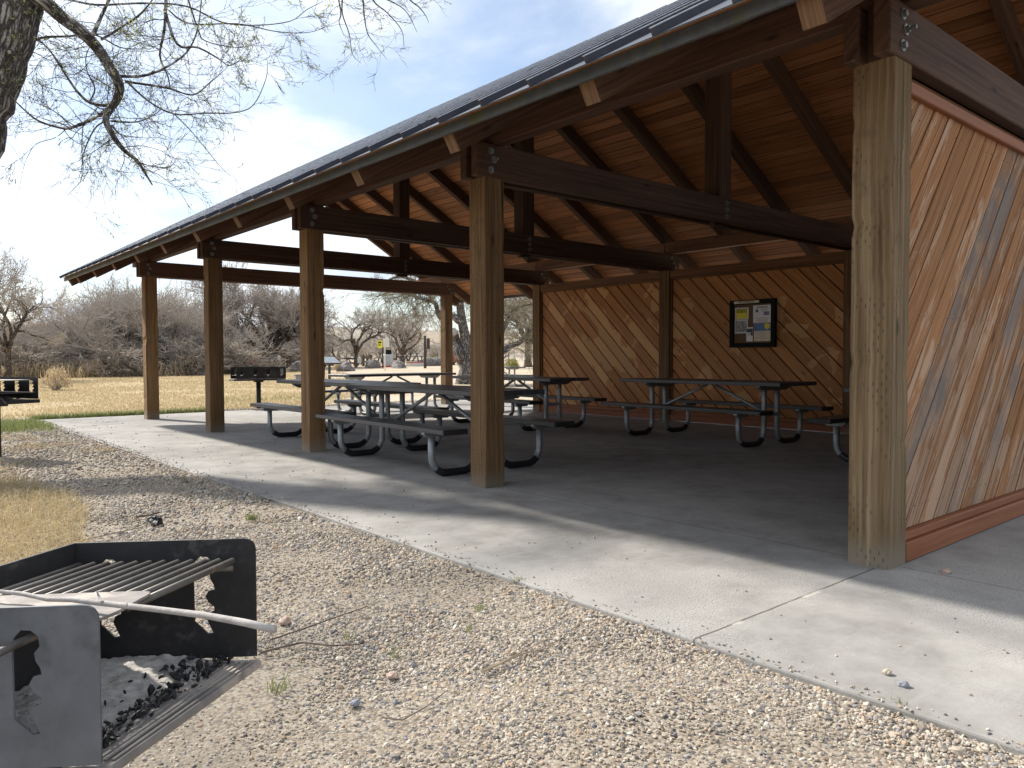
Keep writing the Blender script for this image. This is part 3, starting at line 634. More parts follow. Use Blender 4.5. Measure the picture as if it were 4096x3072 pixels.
# ------------------------------------------------------------------ picnic tables
def arc(c, r_, a0, a1, n_, y=None): return [(c[0] + r_ * math.cos(a0 + (a1 - a0) * i / n_), c[1] + r_ * math.sin(a0 + (a1 - a0) * i / n_)) for i in range(n_ + 1)]
def make_table():
    t = empty('picnic_table'); HL = 1.22
    m = MB(); 
    for i in range(3): m.bx(-HL, HL, -.36 + i * .2415, -.36 + i * .2415 + .236, .690, .733, 'x')
    m.build('tabletop', M['plank'], t, .004)
    for s in (-1, 1):
        b = MB().bx(-HL, HL, s * .595 - .1175, s * .595 + .1175, .392, .433, 'x').build('bench_seat', M['plank'], t, .004)
        [MB().bx(min(q1, q2), max(q1, q2), s * .595 - .119, s * .595 + .119, .388, .434, 'y').build('end_cap', M['black'], b, .002) for q1, q2 in ((-HL - .002, -HL + .02), (HL - .02, HL + .002))]
    for ex in (-.86, .86):
        for s in (-1, 1):
            yi, yo, r_, rt = .125, .60, .15, .030
            path = [(yi, .68), (yi, .5), (yi, rt + r_)] + [(yi + r_ - r_ * math.cos(a), rt + r_ - r_ * math.sin(a)) for a in [R(x) for x in (15, 30, 45, 60, 75, 90)]]
            path += [(yo - r_, rt)] + [(yo - r_ + r_ * math.sin(a), rt + r_ - r_ * math.cos(a)) for a in [R(x) for x in (15, 30, 45, 60, 75, 90)]] + [(yo, .385)]
            leg = MB().tube([(ex, s * a, b) for a, b in path], rt, 12).build('leg', M['galv'], t, smooth_=True)
            foot = [p for p in path if p[1] < .075]
            MB().tube([(ex, s * a, b) for a, b in foot], rt + .0022, 12, cap=False).build('foot_coating', M['coat'], leg, smooth_=True)
        m = MB(); m.bx(ex - .02, ex + .02, -.13, .13, .335, .375, 'y'); m.build('cross_bar', M['galv'], t, .003)
        for (c, w_, zt, dz) in ((0, .30, .689, .055), (-.595, .11, .391, .042), (.595, .11, .391, .042)):
            MB().prism([(c - w_, zt), (c + w_, zt), (c + w_, zt - .015), (c + w_ * .72, zt - dz), (c - w_ * .72, zt - dz), (c - w_, zt - .015)], (0, 1, 0), (0, 0, 1), (1, 0, 0), .05, o=(ex - .025 if False else ex - .058, 0, 0)).build('bracket', M['galv'], t)
        MB().tube([(ex * .93, 0, .36), (ex * .07, 0, .675)], .019, 8).build('brace', M['galv'], t, smooth_=True)
    return t
G = 'picnic tables under and near the pavilion'
T0 = make_table()
TB = [((.625, 4.62), 90 - 2, 'front picnic table by the second post, scuffed bench end toward the camera'),
      ((.90, 7.02), 90 - 1, 'picnic table behind the front one, its far bench end in sunlight'),
      ((4.04, 10.9), 4, 'sunlit picnic table at the far open end, turned crosswise'),
      ((3.90, 7.22), 87, 'picnic table in front of the left wall panel'),
      ((4.40, 4.08), 86.5, 'whole picnic table in front of the notice board wall'),
      ((4.38, 1.42), 0, 'picnic table half hidden behind the big corner post'),
      ((14.6, 20.7), 88, 'outdoor picnic table on gravel beyond the end of the wall')]
for i, ((x, y), a, lab) in enumerate(TB):
    t = T0 if i == 0 else copy_tree(T0)
    t.location = (x, y, 0 if i < 6 else gz(x, y) - .0); t.rotation_euler = (0, 0, R(a)); tag(t, lab, 'picnic table', G)
q = at(1645, 62); t = copy_tree(T0); t.location = q; t.rotation_euler = (0, 0, R(-42)); tag(t, 'small distant picnic table beside the far bushes', 'picnic table', G)
# clear food cup on the first table
M['clear'] = simple('clear_plastic', (.75, .75, .78), .15); M['clear'].node_tree.nodes['Principled BSDF'].inputs['Transmission Weight'].default_value = .7
cp = empty('plastic_cup', (.74, 4.02, .735), label='small clear plastic cup standing on the front picnic table', cat='cup')
MB().tube([(0, 0, .001), (0, 0, .003), (0, 0, .042), (0, 0, .045)], [.036, .038, .047, .050], 18).build('cup_body', M['clear'], cp, smooth_=True)
MB().tube([(0, 0, .0455), (0, 0, .0485)], [.052, .052], 18).build('lid', M['clear'], cp)
# ------------------------------------------------------------------ pedestal grills of the park
def zig(x, y0, h, s=1, k=2.1):
    """notched slot: straight edge one side, teeth on the other"""
    s *= k
    return [(x + s * .022, y0 + h), (x + s * .022, y0 + h * .22), (x + s * .002, y0), (x - s * .010, y0 + .008), (x - s * .002, y0 + h * .25), (x - s * .014, y0 + h * .36), (x - s * .016, y0 + h * .44), (x + s * .0, y0 + h * .50), (x - s * .012, y0 + h * .60), (x - s * .014, y0 + h * .70), (x + s * .004, y0 + h * .76), (x - s * .012, y0 + h * .9), (x - s * .004, y0 + h)]
def rr(w, h, r, corners=(0, 0, 1, 1), n=5):
    out = []
    for i, (cx_, cy_, a0) in enumerate(((0, 0, 180), (w, 0, 270), (w, h, 0), (0, h, 90))):
        if not corners[i]: out.append((cx_, cy_)); continue
        sx = 1 if cx_ == 0 else -1; sy = 1 if cy_ == 0 else -1
        for k in range(n + 1): a = R(a0 + 90 * k / n); out.append((cx_ + sx * r + r * math.cos(a), cy_ + sy * r + r * math.sin(a)))
    return out
def group_grill(L, B, zt, zh, rz, loc, label, slots, near_y=0, cook=None):
    """channel grill: plates along local x at y=0 and y=B, closed at x=0, open at x=L, post under the middle"""
    g = empty('pedestal_grill', loc, rz, label=label, cat='grill', group='charcoal grills on posts around the pavilion')
    z0 = zt - zh; ox = -L / 2
    for y in (-B / 2, B / 2):
        plate('side_plate', M['black'], rr(L, zh, .03, (0, 0, 1, 1)), [zig(L * c, zh * .25, zh * .6, -1) for c in slots], .005, frame((ox, y, z0), (1, 0, 0), (0, 0, 1)), g)
    plate('back_plate', M['black'], rr(B - .006, zh, .01, (0, 0, 0, 0)), [], .005, frame((ox + .003, -B / 2 + .003, z0), (0, 1, 0), (0, 0, 1)), g)
    MB().bx(ox + .006, ox + L + .04, -B / 2 + .004, B / 2 - .004, z0 - .04, z0 - .004, 'x').build('firebox_floor', M['black'], g, .006)
    MB().bx(-.085, .085, -.085, .085, z0 - .075, z0 - .0405, 'x').build('mount_plate', M['black'], g, .006)
    MB().tube([(0, 0, z0 - .042), (0, 0, -.1)], .047, 18).build('pole', M['black'], g, smooth_=True)
    r_ = MB(); n_ = int(L / .035)
    for i in range(n_):
        x = ox + .03 + (L - .05) * i / (n_ - 1); r_.tube([(x, -B / 2 + .012, z0 + .07), (x, B / 2 - .012, z0 + .07)], .005, 6)
    for c in slots: r_.tube([(ox + L * c, -B / 2 - .05, z0 + .066), (ox + L * c, B / 2 + .05, z0 + .066)], .006, 6)
    r_.build('grate', M['rod'], g)
    if cook: MB().bx(ox + .05, ox + L - .03, -B / 2 + .01, B / 2 - .05, zt - .03, zt - .024, 'x').build('cooking_plate', M['oldplate'], g, .003)
    return g
group_grill(1.0, .50, .87, .24, R(172), tuple(at(1034, 16.75)), 'black charcoal grill on a post beyond the far end of the slab', (.1, .37, .63, .9))
g2 = group_grill(.70, .46, .865, .228, R(-65), tuple(Vector((-2.60, 8.02, -.04))), 'black charcoal grill on a post cut off by the left edge of the photo', (.17, .52, .86), cook=True)
tw = MB()
for i in range(34):
    a = random.uniform(0, 6.3); x, y = random.uniform(-.28, .3), random.uniform(-.17, .17); L = random.uniform(.05, .14); tw.tube([(x, y, .643), (x + L * math.cos(a), y + L * math.sin(a), .65 + random.uniform(0, .03))], .004, 5)
tw.tube([(.1, -.1, .66), (.33, -.14, .655), (.45, -.17, .61)], .009, 6); tw.build('burnt_sticks', M['twig'], g2)['kind'] = 'stuff'
# ------------------------------------------------------------------ the near grill, lower left
gA, gB, gC = pix(1022, 2145, 1.554), pix(364, 2162, 1.521), pix(395, 2412, 1.137)
zt = .643; zf = .402
for v_ in (gA, gB, gC): v_.z = 0
E1 = (gA - gC); BW = E1.length; E1.normalize(); E2 = (gB - gA); E2.normalize(); PL = .345
ng = empty('pedestal_grill', tuple(gC + E1 * BW / 2 + E2 * PL / 2 + Vector((0, 0, -.04))), 0, label='weathered charcoal grill in the near foreground with ash inside and a branch across', cat='grill', group='charcoal grills on posts around the pavilion')
O = Vector(ng.location)
def gp(a, b, z): return gC + E1 * a + E2 * b + Vector((0, 0, z)) - O       # a toward the far plate, b away from the open front
def nslot(a):                                                            # notched slot; plate x runs backward from the front edge
    return [(a + .018, .075), (a + .019, .175), (a + .016, .196), (a + .006, .207), (a - .008, .206), (a - .018, .197), (a - .02, .182), (a - .012, .172), (a - .014, .160), (a - .020, .150), (a - .022, .140), (a - .010, .137), (a - .004, .126), (a - .010, .113), (a - .020, .106), (a - .021, .097), (a - .010, .092), (a - .006, .080), (a - .018, .052), (a - .008, .050)]
def nplate(a, nm, mat):
    L = PL; h = zt - zf; r_ = .022
    o = [(0, 0), (L, 0), (L, h)] + [(r_ - r_ * math.sin(R(t)), h - r_ + r_ * math.cos(R(t))) for t in (0, 22, 45, 67, 90)]
    return plate(nm, mat, o, [nslot(.103), nslot(.283)], .005, frame(gp(a, 0, zf), E2, (0, 0, 1)), ng)
nplate(0, 'side_plate', M['greyplate']); nplate(BW, 'side_plate', M['black'])
back = gp(0, PL, zf); m = MB(); m.box(back, (0, 0, 1), E1, E2, zt - zf, BW, .005); m.build('back_plate', M['black'], ng)
M['ash'] = (lambda n: (n.set(col=n.mix(n.step(n.noise(n.co(), 65, 5, .7), .60, .68), n.ramp(n.noise(n.co(), 22, 6, .7), [(.35, (.33, .31, .29)), (.65, (.56, .53, .49))]), (.05, .05, .052)), rough=.95), n.bump(n.noise(n.co(), 90, 6, .7), .8, .006), n.m)[-1])(NT('grey_wood_ash'))
M['char'] = simple('charcoal', (.016, .016, .018), .55, var=.6, scale=90, bump=.6, bscale=120)
fl = MB(); fl.box(gp(.004, -.012, zf - .022), E1, E2, (0, 0, 1), BW - .008, PL + .008, .016); fl.build('firebox_floor', M['oldplate'], ng, .003)
m = MB()
for i in range(9): m.box(gp(.02, -.004 + i * .012, zf - .0058), E1, E2, (0, 0, 1), BW - .04, .006, .003)
m.build('floor_ribs', M['oldplate'], ng, .001)
def ash():
    V = []; F = []; na, nb_ = 90, 70
    for i in range(na + 1):
        for j in range(nb_ + 1):
            a = .006 + (BW - .012) * i / na; b = .012 + (PL - .017) * j / nb_ + .012 * mnoise.noise((a * 9, 3, 1)) * (1 - j / nb_)
            h = -.004 + (.020 * smooth(0, .5, j / nb_)) + .006 * mnoise.noise((a * 14, b * 14, 2)) + .004 * mnoise.noise((a * 55, b * 55, 4)) + .003 * mnoise.noise((a * 140, b * 140, 4))
            V.append(gp(a, b, zf - .006 + max(h, .0005 if j else -.001)))
    for i in range(na):
        for j in range(nb_): F.append((i * (nb_ + 1) + j, (i + 1) * (nb_ + 1) + j, (i + 1) * (nb_ + 1) + j + 1, i * (nb_ + 1) + j + 1))
    me = bpy.data.meshes.new('ash_bed'); me.from_pydata([tuple(v) for v in V], [], F); me.materials.append(M['ash']); me.update()
    if me.polygons[0].normal.z < 0: me.flip_normals()
    for p in me.polygons: p.use_smooth = True
    link(bpy.data.objects.new('ash_bed', me), ng)
ash()
ICO = None
def ico():
    global ICO
    if ICO is None:
        bm = bmesh.new(); bmesh.ops.create_icosphere(bm, subdivisions=1, radius=1); ICO = (np.array([v.co[:] for v in bm.verts]), np.array([[v.index for v in f.verts] for f in bm.faces])); bm.free()
    return ICO
def stones(name, P, SC, mat, parent=None, flat=.6, jit=.22, aspect=None):
    """angular stones: P (n,3) centres, SC (n,) radii"""
    v, f = ico(); n = len(P); k = len(v)
    q = RNG.normal(size=(n, 4)); q /= np.linalg.norm(q, axis=1)[:, None]; w, x, y, z = q.T
    Rm = np.stack([1 - 2 * (y * y + z * z), 2 * (x * y - z * w), 2 * (x * z + y * w), 2 * (x * y + z * w), 1 - 2 * (x * x + z * z), 2 * (y * z - x * w), 2 * (x * z - y * w), 2 * (y * z + x * w), 1 - 2 * (x * x + y * y)], 1).reshape(n, 3, 3)
    s = np.stack([RNG.uniform(.75, 1.45, n), RNG.uniform(.65, 1.0, n), RNG.uniform(.45, .85, n)], 1) if aspect is None else np.tile(aspect, (n, 1)) * RNG.uniform(.7, 1.3, (n, 3))
    vv = v[None] * (1 + RNG.uniform(-jit, jit, (n, k, 1))) * s[:, None, :]
    vv = np.einsum('nij,nkj->nki', Rm, vv); vv[:, :, 2] *= flat + .2
    vv = vv * SC[:, None, None] + P[:, None, :]
    F = f[None] + (np.arange(n) * k)[:, None, None]
    return mesh_np(name, vv.reshape(-1, 3), F.reshape(-1, 3), mat, parent)
n_ = 250; pa, pb = [], []
for i in range(n_):
    if i < 150: t = random.random(); a = .02 + .26 * t; b = .022 + .05 * (1 - t) * random.random() + .03 * t + random.gauss(0, .009) + .012
    elif i < 225: a = .30 + random.random() * .115; b = .035 + abs(random.gauss(0, .045))
    else: a = random.uniform(.03, .4); b = random.uniform(.03, .2)
    pa.append(gp(min(a, BW - .02), max(b, .0), zf + .004 + .01 * smooth(0.02, .15, b))[:]); pb.append(random.uniform(.002, .0068))
stones('charcoal_bits', np.array(pa), np.array(pb), M['char'], ng, .8, .3, (1.7, .75, .7))['kind'] = 'stuff'
g_ = MB()
for i in range(12):
    b = .030 + i * .0262; g_.tube([gp(.10, b, .605), gp(BW - .028, b, .605)], .0062, 10)
g_.build('grate_bars', M['rod'], ng, smooth_=True)
g_ = MB(); g_.tube([gp(BW - .045, .02, .594), gp(BW - .045, .335, .594)], .006, 8); g_.tube([gp(-.15, .108, .582), gp(-.02, .104, .593), gp(.06, .103, .594), gp(BW - .02, .103, .594), gp(BW + .05, .103, .594)], .0063, 10); g_.tube([gp(-.12, .283, .59), gp(BW + .05, .283, .594)], .0063, 10)
g_.build('support_rod', M['rod'], ng, smooth_=True)
PW_ = .162; pr = [(.008, .012), (.05, .008), (.10, .014), (PW_ - .02, .020), (PW_ - .006, .028), (PW_, .045), (PW_, PL - .02), (.008, PL - .02)]
m = MB(); m.prism([(p[0], p[1]) for p in pr], E1, E2, (0, 0, 1), .005, o=gC - O + Vector((0, 0, .6115))); m.build('solid_plate', M['oldplate'], ng, .0015)
MB().tube([gp(BW / 2, PL / 2, zf - .02), gp(BW / 2, PL / 2, -.12)], .045, 18).build('pole', M['greyplate'], ng, smooth_=True)
MB().box(gp(BW / 2 - .08, PL / 2 - .08, zf - .045), E1, E2, (0, 0, 1), .16, .16, .022).build('mount_plate', M['greyplate'], ng, .004)
M['stick'] = simple('pale_weathered_branch', (.40, .375, .35), .95, var=.22, scale=35, bump=.5, bscale=90, spec=.1)
def zpix(x, y, z): return pix(x, y, (CAM.z - z) / ((y - 1536) / FPX + .0334))
sp_ = [(-90, 2352, .632), (0, 2366, .631), (90, 2375, .629), (189, 2397, .628), (290, 2399, .629), (392, 2411, .630), (519, 2425, .631), (633, 2438, .632), (823, 2462, .633), (981, 2491, .634), (1098, 2518, .632)]
br = empty('branch', tuple(zpix(*sp_[0])), 0, label='pale dry branch lying across the near grill', cat='branch'); bo = Vector(br.location)
MB().tube([zpix(*p) - bo for p in sp_], [.0026, .003, .0036, .0036, .004, .0043, .0044, .0045, .0048, .0052, .0056], 12).build('stem', M['stick'], br, smooth_=True)
MB().tube([zpix(408, 2408, .634) - bo, zpix(395, 2385, .64) - bo, zpix(386, 2362, .648) - bo], [.003, .002, .0009], 6).tube([zpix(506, 2424, .635) - bo, zpix(509, 2412, .641) - bo], [.0016, .0006], 5).build('side_twig', M['stick'], br)
# ------------------------------------------------------------------ gravel
def gpt(x, y, z=-.016): return zpix(x, y, z)
def gravel():
    P = []; Sz = []
    for (r0, r1, dens, sz) in ((1.5, 3.0, 12500, .0059), (3.0, 5.0, 6600, .0069), (5.0, 8.0, 2700, .0096), (8.0, 13.5, 800, .0155)):
        az0, az1 = R(2), R(80); A = .5 * (az1 - az0) * (r1 * r1 - r0 * r0); n = int(A * dens)
        r = np.sqrt(RNG.uniform(r0 * r0, r1 * r1, n)); a = RNG.uniform(az0, az1, n); x = CAM.x + r * np.sin(a); y = CAM.y + r * np.cos(a)
        k = (x < SX - .004) & (x > -5.2); x, y = x[k], y[k]
        for px, py in zip(x, y):
            s = mnoise.noise((px * 1.3, py * 1.3, 4)); m_ = mnoise.noise((px * 5, py * 5, 8))
            dirt = smooth(-2.2, -2.8, px + .4 * m_) * smooth(2.0, .6, py)
            if random.random() > (1 - .62 * smooth(.05, .35, s) - .55 * dirt): continue
            if py > 10.8 + m_ and px < -1.9: continue
            ex, ey = (px + 3.3) / .75, (py - 4.5) / 1.9
            if ex * ex + ey * ey < 1 and random.random() < .6: continue
            q = sz * math.exp(random.gauss(0, .33)) * (1 - .3 * dirt - .2 * smooth(.05, .35, s))
            P.append((px, py, -.020 + .012 * mnoise.noise((px * 2, py * 2, 1)) * .5 + q * .15)); Sz.append(min(q, .022))
    for _ in range(5200):
        x = random.uniform(-1.4, 9); y = 13.45 + abs(random.gauss(0, .35)); P.append((x, y, -.015)); Sz.append(random.uniform(.010, .02))
    tag(stones('gravel', np.array(P), np.array(Sz), M['pebble'], None, .62, .2), 'crushed tan and grey gravel beside the concrete slab', 'gravel', kind='stuff')
gravel()
P = []; Sz = []
for i in range(1150):
    y = random.uniform(-1.5, 13)
    if i < 300: x = SX + .02 + abs(random.gauss(0, .55)) if random.random() < .8 else random.uniform(-1.4, 3); s_ = random.uniform(.003, .008)
    else: x = SX + abs(random.gauss(0, .035 + .05 * max(0, mnoise.noise((0, y * 1.3, 9))))); s_ = random.uniform(.002, .0065)
    P.append((x, y, .002)); Sz.append(s_ * (1 + .06 * max(0, y)))
tag(stones('scattered_grit', np.array(P), np.array(Sz), M['pebble'], None, .7, .2), 'loose grit scattered over the slab edge', 'grit', kind='stuff')
def rock(name, loc, sx_, sy_, sz_, mat, seed, label, cat, group=None, sub=3, amp=.28):
    bm = bmesh.new(); bmesh.ops.create_icosphere(bm, subdivisions=sub, radius=1)
    for v in bm.verts:
        p = v.co.copy(); f = 1 + amp * mnoise.noise(p * 1.1 + Vector((seed, 0, 0))) + amp * .45 * mnoise.noise(p * 2.7 + Vector((seed, 3, 0))) + amp * .15 * mnoise.noise(p * 7 + Vector((seed, 3, 0)))
        c = mnoise.cell(p * 1.3 + Vector((seed, 5, 0))); f *= 1 - .12 * c
        v.co = Vector((p.x * sx_, p.y * sy_, p.z * sz_)) * f
    me = bpy.data.meshes.new(name); bm.to_mesh(me); bm.free(); me.materials.append(mat)
    o = bpy.data.objects.new(name, me); o.location = loc; o.rotation_euler = (0, 0, seed); link(o); tag(o, label, cat, group); return o
M['rock'] = simple('grey_boulder_rock', (.17, .155, .145), .9, var=.5, scale=5, bump=.8, bscale=9)
M['stone'] = simple('pinkish_stone', (.42, .31, .25), .85, var=.3, scale=40, bump=.4)
M['stone2'] = simple('grey_blue_stone', (.24, .25, .28), .85, var=.3, scale=40, bump=.4)
rock('stone', gpt(1140, 2482, -.01), .031, .022, .014, M['stone'], 1, 'flat pinkish stone in the gravel right of the near grill', 'stone', amp=.15)
rock('stone', gpt(1570, 2702, -.01), .021, .017, .012, M['stone'], 2, 'rounded brown stone below the green weed in the gravel', 'stone', amp=.15)
rock('stone', gpt(1422, 2812, -.01), .017, .014, .010, M['stone2'], 3, 'blue grey pebble near the bottom left of the gravel', 'stone', amp=.15)
rock('stone', gpt(3786, 2285, .012), .026, .018, .014, M['stone'], 4, 'brown stone on the concrete right of the corner post', 'stone', amp=.2)
rock('stone', gpt(3614, 2736, .010), .016, .013, .011, M['stone2'], 5, 'dark stone on the concrete near the lower right', 'stone', amp=.2)
rock('stone', gpt(3549, 2688, .010), .015, .012, .010, M['pebble'], 6, 'cream pebble on the concrete just behind the dark stone', 'stone', amp=.2)
rock('charcoal_lump', gpt(620, 2083, .0), .055, .04, .03, M['char'], 8, 'black lump of charcoal lying on the gravel', 'charcoal', amp=.5)
# sticks and stalks on the gravel
M['stalk'] = simple('dry_stalk', (.34, .27, .19), .9, var=.3, scale=20); M['dstick'] = simple('dark_stick', (.13, .095, .075), .9, var=.3, scale=20)
def gstick(pts, r_, mat, label):
    q = [gpt(x, y, -.004 + .006 * (i % 2)) for i, (x, y) in enumerate(pts)]; e = empty('stick', tuple(q[0]), 0, label=label, cat='stick')
    MB().tube([p - q[0] for p in q], [r_ * (1 - .5 * i / len(q)) for i in range(len(q))], 6).build('stem', mat, e)
gstick([(1040, 2612), (1120, 2590), (1210, 2570), (1330, 2582), (1440, 2578)], .0045, M['dstick'], 'brown stick on the gravel right of the near grill')
gstick([(1080, 2560), (1200, 2520), (1340, 2470), (1470, 2425)], .0035, M['dstick'], 'long thin brown stick reaching up from the near grill across the gravel')
gstick([(1930, 2688), (2010, 2650), (2090, 2615), (2200, 2590)], .004, M['stalk'], 'flat dry stalk in the middle of the gravel')
gstick([(1925, 2682), (2040, 2632), (2190, 2555)], .003, M['stalk'], 'thinner dry stalk beside the flat one on the gravel')
gstick([(1530, 2870), (1610, 2880), (1700, 2830), (1790, 2760)], .0022, M['dstick'], 'thin reddish twig near the bottom of the gravel')
gstick([(545, 2068), (600, 2060), (640, 2048)], .008, M['dstick'], 'short dark stick by the black lump')
gstick([(330, 2160), (450, 2135), (560, 2110), (612, 2090)], .004, M['stalk'], 'pale straw reaching to the black lump')
gstick([(760, 2090), (790, 2120), (830, 2075)], .004, M['dstick'], 'bent red brown twig between lump and slab')
gstick([(1600, 2157), (1660, 2152), (1740, 2152)], .003, M['dstick'], 'thin curved twig on the slab edge') if False else None
seg = []
for _ in range(420):
    r = 1.8 + 7 * random.random() ** 1.2; az = R(random.uniform(3, 74)); x = CAM.x + r * math.sin(az); y = CAM.y + r * math.cos(az)
    if x > SX - .02 or mnoise.noise((x * .9, y * .9, 12)) < -.15: continue
    L = random.uniform(.03, .14); w = random.uniform(0, 3.14); p = Vector((x, y, -.008)); d = Vector((math.cos(w), math.sin(w), random.uniform(-.03, .05)))
    for k in range(3):
        q = p + d * L / 3; seg.append((p, q, .0011, .0009)); p = q; d = (d + Vector((random.gauss(0, .15), random.gauss(0, .15), 0))).normalized(); d.z = random.uniform(-.04, .05)
LITTER = seg
# ------------------------------------------------------------------ grass, weeds, reeds
def blades(name, P, H, Wd, mat, lean=.5, parent=None):
    n = len(P); a = RNG.uniform(0, 2 * math.pi, n); b = RNG.uniform(0, 2 * math.pi, n); L = np.abs(RNG.normal(0, lean, n))
    w = np.stack([np.cos(a), np.sin(a), np.zeros(n)], 1) * (Wd / 2)[:, None]
    mid = P + np.stack([np.cos(b) * L * H * .35, np.sin(b) * L * H * .35, H * .6], 1); tip = P + np.stack([np.cos(b) * L * H * 1.1, np.sin(b) * L * H * 1.1, H * np.clip(1 - .35 * L, .15, 1)], 1)
    V = np.stack([P - w, P + w, mid + w * .7, mid - w * .7, tip], 1).reshape(-1, 3); i = (np.arange(n) * 5)[:, None]
    F = np.concatenate([i + np.array([[0, 1, 2]]), i + np.array([[0, 2, 3]]), i + np.array([[3, 2, 4]])]); return mesh_np(name, V, F, mat, parent)
def scatter(n, f):
    out = []
    while len(out) < n:
        p = f()
        if p: out.append(p)
    return np.array(out)
def lawn_pt():
    r = 11 + 42 * random.random() ** 1.35; az = R(random.uniform(1, 52)); x = CAM.x + r * math.sin(az); y = CAM.y + r * math.cos(az)
    j = 1.2 * mnoise.noise((x * .6, y * .6, 3))
    if not (y > 14.2 + j * .5 or (x < -2.5 + j and y > 10.9 + j)): return None
    if x > -2.4 + .5 * y + 5 * mnoise.noise((x * .2, y * .2, 1)): return None
    if mnoise.noise((x * .35, y * .35, 6)) > .25 and random.random() < .7: return None
    return (x, y, gz(x, y) - .005)
P = scatter(62000, lawn_pt); rr_ = np.hypot(P[:, 0] - CAM.x, P[:, 1] - CAM.y)
tag(blades('dry_grass', P, RNG.uniform(.03, .085, len(P)), .003 + .00055 * rr_, M['drygrass'], .8), 'short golden dry lawn beyond the pavilion', 'grass', kind='stuff')
def patch_pt():
    a = random.uniform(0, 6.3); q = math.sqrt(random.random()) * (1 + .25 * mnoise.noise((math.cos(a) * 2, math.sin(a) * 2, 1)))
    x, y = -3.42 + .92 * q * math.cos(a), 4.5 + 2.0 * q * math.sin(a); return (x, y, -.02)
P = scatter(15000, patch_pt)
tag(blades('straw_grass', P, RNG.uniform(.05, .15, len(P)), RNG.uniform(.002, .0045, len(P)), M['drygrass'], 1.3), 'matted straw coloured grass patch at the left edge', 'grass', kind='stuff')
def green_pt():
    if random.random() < .5:
        x, y = random.gauss(-2.1, .42), random.gauss(12.2, .55)
        if x > -1.46 and y < 13.44: return None
    elif random.random() < .85: x, y = random.uniform(-1.5, 1.6), 13.45 + abs(random.gauss(0, .12))
    else: x, y = random.uniform(2.5, 6.5), random.gauss(17, .6)
    if y > 13.44 or x < SX - .02: return (x, y, gz(x, y))
P = scatter(9000, green_pt)
tag(blades('green_grass', P, RNG.uniform(.05, .15, len(P)), RNG.uniform(.005, .01, len(P)), M['greengrass'], .5), 'fresh green grass fringe at the far corner of the slab', 'grass', kind='stuff')
def sparse_pt():
    x, y = random.uniform(-4.5, -1.5), random.uniform(5, 10.5)
    if mnoise.noise((x * 1.2, y * 1.2, 2)) + .25 * smooth(-2, -3.4, x) < .28: return None
    return (x, y, -.02)
P = scatter(3500, sparse_pt)
tag(blades('sparse_grass', P, RNG.uniform(.03, .10, len(P)), RNG.uniform(.003, .005, len(P)), M['drygrass'], .9), 'sparse dry stems growing through the gravel', 'grass', kind='stuff')
for (x, y, n, h, lab) in ((1008, 2080, 60, .07, 'bright green weed tuft in the gravel between grill and slab'), (2069, 2330, 26, .05, 'small green tuft at the slab edge above mid gravel'), (1922, 2440, 16, .045, 'small green sprig between the slab edge tuft and the dry stalks'), (1879, 2526, 14, .04, 'tiny green sprig above the dry stalks'), (1575, 2628, 12, .06, 'broad leaved green weed in the lower gravel'), (1390, 2556, 12, .05, 'thin green weed right of the branch tip'), (1108, 2760, 22, .07, 'yellowish weed in the dirt under the near grill'), (3581, 2836, 26, .045, 'small green tuft at the slab edge at lower right'), (735, 1925, 22, .07, 'short weed in the gravel by the slab edge at mid left')):
    q = gpt(x, y, -.018); o = blades('weed', np.array([[random.gauss(0, h * .25), random.gauss(0, h * .25), 0] for _ in range(n)]), RNG.uniform(h * .5, h, n), RNG.uniform(.002, .0045, n) * (1 if q.y < 3 else 1.4), M['greengrass'], .9)
    o.location = q; tag(o, lab, 'weed')
def reed_pt():
    x = random.uniform(-260, 760) if random.random() < .8 else random.uniform(0, 330); r = random.uniform(47, 53); q = at(x, r)
    if random.random() < .4 and mnoise.noise((q.x * .3, q.y * .3, 0)) < 0: return None
    return tuple(q)
P = scatter(3000, reed_pt)
tag(blades('reeds', P, RNG.uniform(.25, 1.1, len(P)), RNG.uniform(.03, .06, len(P)), M['reed'], .45), 'pale dry reeds at the foot of the thicket', 'reeds', kind='stuff')
# ------------------------------------------------------------------ trees
def prisms(seg, n=3):
    A = np.array([s[0] for s in seg], float); B = np.array([s[1] for s in seg], float); ra = np.array([s[2] for s in seg]); rb = np.array([s[3] for s in seg])
    T = B - A; T /= np.linalg.norm(T, axis=1)[:, None] + 1e-9
    ref = np.where(np.abs(T[:, 2:3]) > .9, np.array([[1., 0, 0]]), np.array([[0, 0, 1.]])); U = np.cross(T, ref); U /= np.linalg.norm(U, axis=1)[:, None]; Wv = np.cross(T, U)
    V = []
    for C_, r in ((A, ra), (B, rb)):
        for j in range(n): w = 2 * math.pi * j / n; V.append(C_ + (U * math.cos(w) + Wv * math.sin(w)) * r[:, None])
    V = np.stack(V, 1).reshape(-1, 3); i = (np.arange(len(seg)) * 2 * n)[:, None]
    F = np.concatenate([i + np.array([[j, (j + 1) % n, n + (j + 1) % n, n + j]]) for j in range(n)]); return V, F
V_, F_ = prisms(LITTER, 4); tag(mesh_np('straw_litter', V_, F_, M['stalk']), 'dry straws and twig bits littering the gravel', 'litter', kind='stuff')
